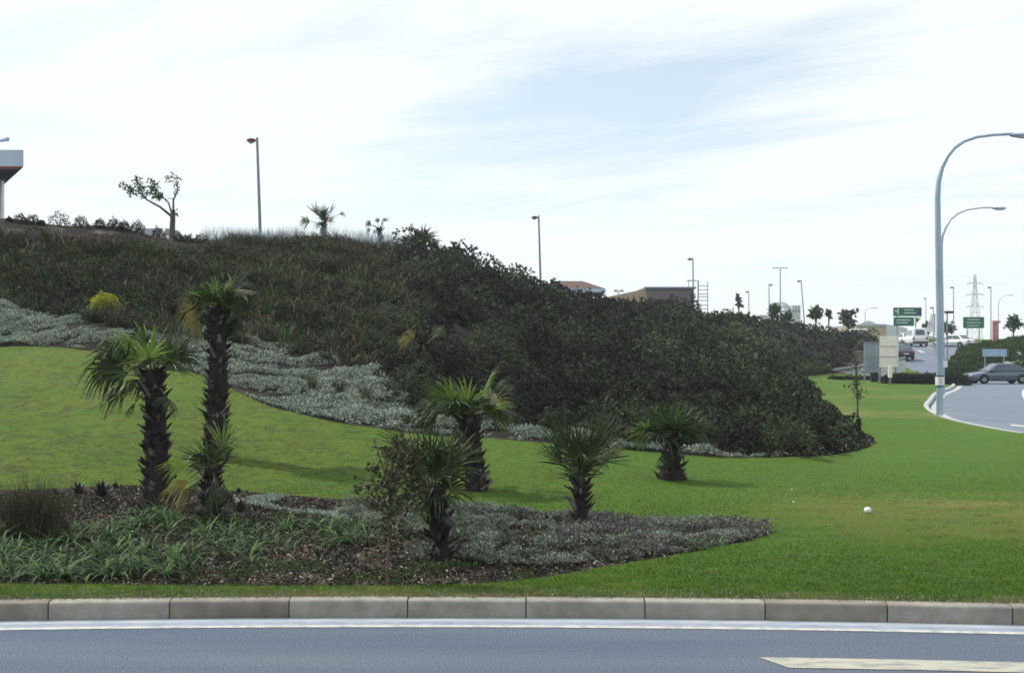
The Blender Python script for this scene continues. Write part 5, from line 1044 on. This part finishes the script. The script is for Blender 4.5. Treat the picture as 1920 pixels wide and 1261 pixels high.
    e = b.build('retaining_wall', M['concrete']); tag(e, 'sloping pale concrete wall at the far toe of the embankment', 'wall')
    b = MB(); b.hexa([Vector((a.x - .05, Y - .08, a.z)), Vector((c.x, Y - 6.08, c.z - .1)), Vector((c.x + .1, Y - 5.62, c.z - .1)), Vector((a.x, Y + .38, a.z)), Vector((a.x - .05, Y - .08, a.z + .12)), Vector((c.x, Y - 6.08, c.z + .02)), Vector((c.x + .1, Y - 5.62, c.z + .02)), Vector((a.x, Y + .38, a.z + .12))]); b.build('coping', M['polegrey'], e)
    b = MB(); x = W(1640, 0, 86).x; b.box((0, 0, .35), (.45, .4, .7)); e = b.build('utility_cabinet', M['black'], None, (W(1627, 0, 84.5).x, 83, .08), bevel=.03); tag(e, 'small dark utility cabinet at the foot of the blue grey board', 'cabinet')
    # green direction boards
    Y = 146; a = W(1675, 576, Y); c = W(1728, 611, Y); z0 = uz(146); e = empty('direction_sign', ((a.x + c.x) / 2, Y, z0), 'large green direction board in two tiers above the climbing road', 'road sign', 'green direction boards'); w = c.x - a.x; h = a.z - c.z; zc = (a.z + c.z) / 2 - z0
    b = MB(); b.box((0, 0, zc + h * .26), (w, .1, h * .47)); o = b.build('upper_panel', M['signgreen'], e)
    k = MB(); k.box((-w * .34, -.06, zc + h * .27), (w * .05, .02, h * .3)); k.box((-w * .4, -.065, zc + h * .3), (w * .12, .02, h * .06)); k.box((.05 * w, -.06, zc + h * .36), (w * .34, .02, h * .05)); k.box((.08 * w, -.06, zc + h * .2), (w * .4, .02, h * .05)); k.build('arrow_and_lettering', M['signpale'], o)
    k = MB(); k.box((w * .43, -.06, zc + h * .26), (w * .12, .02, h * .44)); k.build('blue_field', M['signblue'], o)
    b = MB(); b.box((-w * .13, 0, zc - h * .26), (w * .72, .1, h * .47)); o = b.build('lower_panel', M['signgreen'], e)
    k = MB(); k.box((-w * .15, -.06, zc - h * .18), (w * .5, .02, h * .05)); k.box((-w * .2, -.06, zc - h * .32), (w * .4, .02, h * .05)); k.build('lettering', M['signpale'], o)
    k = MB(); k.prism([(w * .26, zc - h * .48), (w * .5, zc - h * .02), (w * .26, zc - h * .02)], -.05, .05); o = k.build('arrow_panel', M['signpale'], e); k = MB(); k.prism([(w * .3, zc - h * .3), (w * .42, zc - h * .16), (w * .3, zc - h * .06)], -.07, -.055); k.build('arrow', M['black'], o)
    for s in (-.35, .3): b = MB(); b.tube([(s * w, .12, -.5), (s * w, .12, zc + h * .4)], .07, 8); b.build('post', M['polegrey'], e)
    Y = 150; a = W(1806, 594, Y); c = W(1845, 615, Y); z0 = 3.0; e = empty('direction_sign', ((a.x + c.x) / 2, Y, z0), 'smaller green direction board below the pylon', 'road sign', 'green direction boards'); w = c.x - a.x; h = a.z - c.z; zc = (a.z + c.z) / 2 - z0
    b = MB(); b.box((0, 0, zc), (w, .1, h)); o = b.build('panel', M['signgreen'], e); k = MB()
    for i in (-1, 0, 1): k.box((-.02 * w, -.06, zc + i * h * .27), (w * (.7 - .1 * abs(i)), .02, h * .07))
    k.build('lettering', M['signpale'], o)
    for s in (-.3, .3): b = MB(); b.tube([(s * w, .12, -.5), (s * w, .12, zc + h * .4)], .06, 8); b.build('post', M['polegrey'], e)
    # pale blue panel in the roadside shrubs
    Y = 93.0; a = W(1843, 654, Y); c = W(1888, 668, Y); w = c.x - a.x; h = a.z - c.z; z0 = g((a.x + c.x) / 2, Y); e = empty('chevron_board', ((a.x + c.x) / 2, Y, z0), 'low pale blue striped board among shrubs above the blue grey car', 'board'); zc = (a.z + c.z) / 2 - z0
    b = MB(); b.box((0, 0, zc), (w, .06, h)); o = b.build('panel', M['dirtyblue'], e)
    k = MB()
    for i in range(4): k.box((0, -.035, zc - h * .36 + i * h * .24), (w * .8, .015, h * .07))
    k.build('stripes', M['fascia'], o)
    for s in (-.4, .4): b = MB(); b.box((s * w, .07, zc / 2), (.07, .07, zc)); b.build('post', M['polegrey'], e)
    # red and white posts, red pole, dark signal sign behind the lamps
    Y = 112
    for px, lab in ((1866, 'left red post frame right of the smaller green board'),):
        a = W(px, 606, Y); e = empty('red_signpost', (a.x, Y, g(a.x, Y)), 'red framed roadside sign on a white post right of the smaller green board', 'sign'); H = a.z - e.location.z + .25
        b = MB(); b.box((0, 0, H / 2), (.5, .12, H)); b.build('post', M['signpink'], e); b = MB(); b.box((.1, -.07, H - .12), (.7, .08, .2)); b.build('top_plate', M['signpink'], e)
        b = MB(); b.box((0, -.07, H * .45), (.3, .03, .4)); b.build('panel', M['signpink'], e)
    Y = 96; a = W(1757, 640, Y); e = empty('red_pole', (a.x, Y, uz(Y)), 'thin red and white pole just left of the curved lamps', 'pole'); H = a.z - uz(Y) + .6
    for i in range(6): b = MB(); b.tube([(0, 0, H * i / 6), (0, 0, H * (i + 1) / 6)], .055, 8); b.build('red_band' if i % 3 else 'white_band', M['red'] if i % 3 else M['white'], e)
    Y = 104; a = W(1776, 585, Y); e = empty('signal_head', (a.x, Y, uz(Y) - .1), 'dark flat headed signal mast just right of the curved lamps', 'signal'); H = a.z - e.location.z
    b = MB(); b.tube([(0, 0, 0), (0, 0, H)], .06, 8); b.build('pole', M['polegrey'], e); b = MB(); b.box((.15, 0, H), (.7, .3, .2)); b.build('head', M['black'], e, bevel=.03)
    # white banner by the lamps
    Y = 118; a = W(1753, 588, Y); c = W(1748, 620, Y); e = empty('white_flag', (a.x, Y, uz(Y)), 'white feather flag partly hidden by the curved lamps', 'flag'); H = a.z - uz(Y)
    b = MB(); b.tube([(0, 0, 0), (0, 0, H)], .04, 6); b.build('pole', M['polegrey'], e)
    k = MB(); n = 8; vs = []
    for i in range(n + 1): f = i / n; w = .35 + .55 * f; vs += [(0, .03 * math.sin(f * 9), H - f * 1.75), (-w, .08 * math.sin(f * 9 + 1), H - f * 1.7 - .05), (-w, .08 * math.sin(f * 9 + 1) + .01, H - f * 1.7 - .05), (0, .03 * math.sin(f * 9) + .01, H - f * 1.75)]
    k.add(vs, [(4 * i + j, 4 * i + (j + 1) % 4, 4 * i + 4 + (j + 1) % 4, 4 * i + 4 + j) for i in range(n) for j in range(4)]); k.build('cloth', M['white'], e)
    # white ball on the lawn and scraps
    p = ground_hit(1627, 962); b = MB(); b.sphere((0, 0, .042), .046, 16, (1, 1, .92)); e = b.build('ball', M['white'], None, p); tag(e, 'small white ball lying alone on the lawn at right', 'ball')
    for px, py, lab in ((1485, 918, 'tiny white scrap standing on the lawn below the round headed palm'), (1488, 942, 'tiny flat white scrap on the dry grass')):
        p = ground_hit(px, py); b = MB(); b.add([(-.012, 0, 0), (.012, .01, .004), (.01, .02, .022), (-.01, .006, .02), (-.012, .004, 0), (.012, .014, .004), (.01, .024, .022), (-.01, .01, .02)], [(0, 1, 2, 3), (7, 6, 5, 4), (0, 4, 5, 1), (1, 5, 6, 2), (2, 6, 7, 3), (3, 7, 4, 0)]); tag(b.build('paper_scrap', M['white'], None, p), lab, 'litter')

# ------------------------------------------------------------ vehicles
def wheel(e, x, y, r, side, w=.19):
    b = MB(); b.lathe([(r * .70, -w / 2), (r * .95, -w / 2), (r, -w * .35), (r, w * .35), (r * .95, w / 2), (r * .70, w / 2)], (0, 0, 0), 20, 'Y'); t = b.build('wheel', M['tyre'], e, (x, y, r))
    b = MB(); b.lathe([(.02, -w * .46), (r * .3, -w * .52), (r * .76, -w * .44), (r * .76, w * .44), (r * .3, w * .52), (.02, w * .46)], (0, 0, 0), 16, 'Y'); b.build('rim', M['rim'], t)
def lofted(b, st, n=16, p=3.2):
    """stations (x, zbottom, ztop, halfwidth) -> superellipse loft"""
    vs = []
    for x, z0, z1, hw in st:
        for j in range(n):
            t = 2 * math.pi * (j + .5) / n; c, s = math.cos(t), math.sin(t)
            vs.append((x, hw * math.copysign(abs(c) ** (2 / p), c), (z0 + z1) / 2 + (z1 - z0) / 2 * math.copysign(abs(s) ** (2 / p), s)))
    k = len(st); b.add(vs, [(i * n + j, i * n + (j + 1) % n, (i + 1) * n + (j + 1) % n, (i + 1) * n + j)[::-1] for i in range(k - 1) for j in range(n)] + [tuple(range(n)), tuple((k - 1) * n + j for j in range(n))[::-1]], True)
def inset(q, u0, u1, v0, v1, off):
    """patch of quad q (4 pts: bl, br, tr, tl), pushed out along its normal"""
    q = [Vector(v) for v in q]; n = (q[1] - q[0]).cross(q[3] - q[0]).normalized()
    f = lambda u, v: (q[0].lerp(q[1], u)).lerp(q[3].lerp(q[2], u), v)
    pts = [f(u0, v0), f(u1, v0), f(u1, v1), f(u0, v1)]; return [p - n * .01 for p in pts] + [p + n * off for p in pts]
def car(name, loc, rz, paint, label, hatch=False, h=1.38, L=4.45, group=None, W_=1.68):
    e = empty(name, loc, label, 'car', group, rz); f = -L / 2; r = L / 2; hw = W_ / 2
    b = MB(); lofted(b, [(f, .36, .58, hw * .72), (f + .10, .26, .66, hw * .9), (f + .5, .2, .74, hw * .98), (f + 1.25, .18, .84, hw), (0, .18, .88, hw), (r - .9, .18, .90, hw), (r - .3, .22, .88, hw * .97), (r - .06, .3, .82, hw * .9), (r, .38, .76, hw * .8)], 20, 4.5); b.build('body', paint, e)
    x = [f + 1.12, f + 1.85, r - 1.35, r - (.35 if hatch else .55)]; zb = .85; zt = h; bw = hw * .92; tw = hw * .74
    for s in (1,):
        pass
    A = [(x[0], -bw, zb), (x[3], -bw, zb), (x[3], bw, zb), (x[0], bw, zb)]; T = [(x[1], -tw, zt - .03), (x[2], -tw, zt - .02), (x[2], tw, zt - .02), (x[1], tw, zt - .03)]
    b = MB(); b.hexa(A + T); b.build('cabin', paint, e, bevel=.05)
    side = lambda s: [A[0], A[1], T[1], T[0]] if s < 0 else [A[2], A[3], T[3], T[2]]
    for s in (-1, 1):
        for (u0, u1) in ((.07, .47), (.50, .93)):
            b = MB(); b.hexa(inset(side(s), u0 if s < 0 else 1 - u1, u1 if s < 0 else 1 - u0, .14, .86, .012)); b.build('side_window', M['glass'], e)
    b = MB(); b.hexa(inset([A[3], A[0], T[0], T[3]], .07, .93, .12, .9, .012)); b.build('windscreen', M['glass'], e)
    b = MB(); b.hexa(inset([A[1], A[2], T[2], T[1]], .1, .9, .15, .88, .012)); b.build('rear_window', M['glass'], e)
    for xx in (f + .82, r - .88):
        for s in (-1, 1):
            b = MB(); b.lathe([(.02, -.05), (.345, -.05), (.345, .05), (.02, .05)], (xx, s * (hw - .045), .33), 18, 'Y'); b.build('wheel_arch', M['black'], e); wheel(e, xx, s * (hw - .08), .30, s)
    b = MB(); b.box((f + .03, 0, .38), (.12, W_ * .86, .16)); b.build('front_bumper', M['black'], e, bevel=.03)
    b = MB(); b.box((r - .03, 0, .40), (.12, W_ * .86, .18)); b.build('rear_bumper', M['black'], e, bevel=.03)
    b = MB()
    for s in (-1, 1): b.box((0, s * (hw + .004), .50), (L * .62, .02, .055))
    b.build('side_strip', M['black'], e)
    for s in (-1, 1):
        b = MB(); b.box((f + .07, s * hw * .62, .60), (.1, .34, .12)); b.build('headlight', M['lampclear'], e); b = MB(); b.box((r - .03, s * hw * .62, .70), (.08, .36, .14)); b.build('tail_light', M['lampred'], e)
        b = MB(); b.box((x[0] + .32, s * (hw + .05), .93), (.1, .16, .1)); b.build('mirror', paint, e, bevel=.02)
    b = MB(); b.box((r + .005, 0, .52), (.02, .46, .11)); b.build('number_plate', M['white'], e)
    return e
def van(name, loc, rz, paint, label, L=4.6, h=1.95, W_=1.72):
    e = empty(name, loc, label, 'van', None, rz); f = -L / 2; r = L / 2; hw = W_ / 2
    b = MB(); lofted(b, [(f, .4, .9, hw * .8), (f + .15, .28, 1.05, hw * .95), (f + .7, .22, 1.12, hw), (r - .4, .22, 1.12, hw), (r - .08, .26, 1.08, hw * .97), (r, .34, 1.0, hw * .9)], 20, 5); b.build('body', paint, e)
    A = [(f + .15, -hw * .95, 1.0), (r - .05, -hw * .95, 1.0), (r - .05, hw * .95, 1.0), (f + .15, hw * .95, 1.0)]; T = [(f + .95, -hw * .76, h), (r - .35, -hw * .76, h), (r - .35, hw * .76, h), (f + .95, hw * .76, h)]
    b = MB(); b.hexa(A + T); b.build('cabin', paint, e, bevel=.14)
    for s in (-1, 1):
        q = [A[0], A[1], T[1], T[0]] if s < 0 else [A[2], A[3], T[3], T[2]]
        for (u0, u1) in ((.08, .32), (.36, .62), (.66, .9)): b = MB(); b.hexa(inset(q, u0 if s < 0 else 1 - u1, u1 if s < 0 else 1 - u0, .2, .75, .015)); b.build('side_window', M['glass'], e)
    b = MB(); b.hexa(inset([A[3], A[0], T[0], T[3]], .08, .92, .1, .85, .015)); b.build('windscreen', M['glass'], e)
    b = MB(); b.hexa(inset([A[1], A[2], T[2], T[1]], .2, .8, .18, .75, .015)); b.build('rear_window', M['glass'], e)
    for xx in (f + .8, r - .85):
        for s in (-1, 1): wheel(e, xx, s * (hw - .10), .31, s)
    for s in (-1, 1): b = MB(); b.box((r - .0, s * hw * .78, .82), (.06, .16, .3)); b.build('tail_light', M['lampred'], e); b = MB(); b.box((f + .03, s * hw * .65, .68), (.08, .22, .2)); b.build('headlight', M['lampclear'], e)
    b = MB(); b.box((r + .02, 0, .40), (.14, W_ * .9, .2)); b.build('rear_bumper', M['black'], e, bevel=.03); b = MB(); b.box((r + .015, 0, .68), (.02, .46, .12)); b.build('number_plate', M['cream'], e)
    return e
def vehicles():
    Y = 83.5; car('parked_car', ((1872 - 960) / F * Y, Y, 0), R(2), M['bluegrey'], 'blue grey hatchback on the side road at the right edge, seen from its left side', True, 1.40, 4.3)
    p = up_hit(1718, 649); e = van('minibus', (p.x, p.y, p.z), R(-90 + 180 - 5), M['carwhite'], 'white minibus seen from behind climbing the road'); e.rotation_euler = (0, 0, R(-68 - 0)); e.rotation_euler = (0, 0, R(-90 - 8))
    p = up_hit(1787, 650); car('moving_car', (p.x + .2, p.y, p.z - .1), R(-60), M['carwhite'], 'white saloon car right of the curved lamps at the top of the road', False, 1.4, 4.4, W_=1.7)
    p = up_hit(1689, 674); car('moving_car', (p.x, p.y, p.z), R(-95), M['cardark'], 'dark car half hidden behind the cream board on the climbing road', False, 1.4, 4.2)
    Y = 168; car('moving_car', ((1697 - 960) / F * Y, Y, 3.2), R(-90), M['carwhite'], 'pale car far up the road under the green board', True, 1.5, 4.3)
    Y = 45.5; car('forecourt_car', (W(291, 0, 50).x, 50, 7.5 - 1.62), R(78), M['carwhite'], 'pale car roof showing behind the crest left of the windswept tree', False, 1.4, 4.3)
    # white truck cab beyond the far crest
    Y = 138; q = W(1602, 625, Y); e = empty('truck', (q.x + .3, Y, 2.5), 'white truck front half hidden behind the far crest', 'truck'); b = MB(); b.hexa([(-1.1, -1, .5), (1.1, -1, .5), (1.1, 1, .5), (-1.1, 1, .5), (-1.05, -.7, 2.2), (1.05, -.7, 2.2), (1.05, 1, 2.2), (-1.05, 1, 2.2)]); b.build('cab', M['carwhite'], e, bevel=.1)
    b = MB(); b.hexa(inset([(-1.1, -1, .5), (1.1, -1, .5), (1.05, -.7, 2.2), (-1.05, -.7, 2.2)], .08, .92, .5, .9, .02)); b.build('windscreen', M['glass'], e)
    b = MB(); b.box((-1.2, 3.4, 1.3), (2.1, 4.4, 1.3)); b.build('cargo_box', M['palewall'], e, bevel=.04)
    for x in (-.95, .95):
        for y in (-.3, 4.4): b = MB(); b.lathe([(.1, -.13), (.42, -.13), (.45, 0), (.42, .13), (.1, .13)], (x, y, .45), 16, 'X'); b.build('wheel', M['tyre'], e)

def haze():
    b = MB(); b.box((0, 480, 32), (2560, 1620, 67)); o = b.build('haze', M['hazeair']); tag(o, 'pale blue haze in the air over the whole scene', 'haze', kind='stuff')
hz = bpy.data.materials.new('haze_air'); hz.use_nodes = True; _nt = hz.node_tree; _nt.nodes.clear(); _o = _nt.nodes.new('ShaderNodeOutputMaterial'); _v = _nt.nodes.new('ShaderNodeVolumePrincipled')
_v.inputs['Color'].default_value = (.86, .93, 1.0, 1); _v.inputs['Density'].default_value = .00038; _v.inputs['Anisotropy'].default_value = .2; _nt.links.new(_v.outputs[0], _o.inputs['Volume']); M['hazeair'] = hz
M['farleaf2'] = mat('green_leaves', (.03, .06, .04), (.14, .20, .07), attr=True, rough=.5, c3=(.06, .11, .06), transl=.25)
M['twig'] = mat('dark_twigs', (.035, .032, .026), (.10, .10, .06), attr=True, rough=.8, spec=.08)
M['twigshade'] = mat('twig_shade_core', (.010, .009, .009), (.020, .019, .015), 14, .95, 7, 1, 25, spec=.08)  # near black colour of the added light blocking shrub cores
M['straw'] = mat('straw_wall', (.42, .38, .24), rough=.9)
M['signpink'] = mat('faded_red', (.55, .25, .24), rough=.6)

build_ground()
roads()
vegetation()
bed_plants()
palms()
trees()
furniture()
vehicles()
haze()
bpy.data.meshes.remove(bpy.data.meshes['unused']) if 'unused' in bpy.data.meshes else None
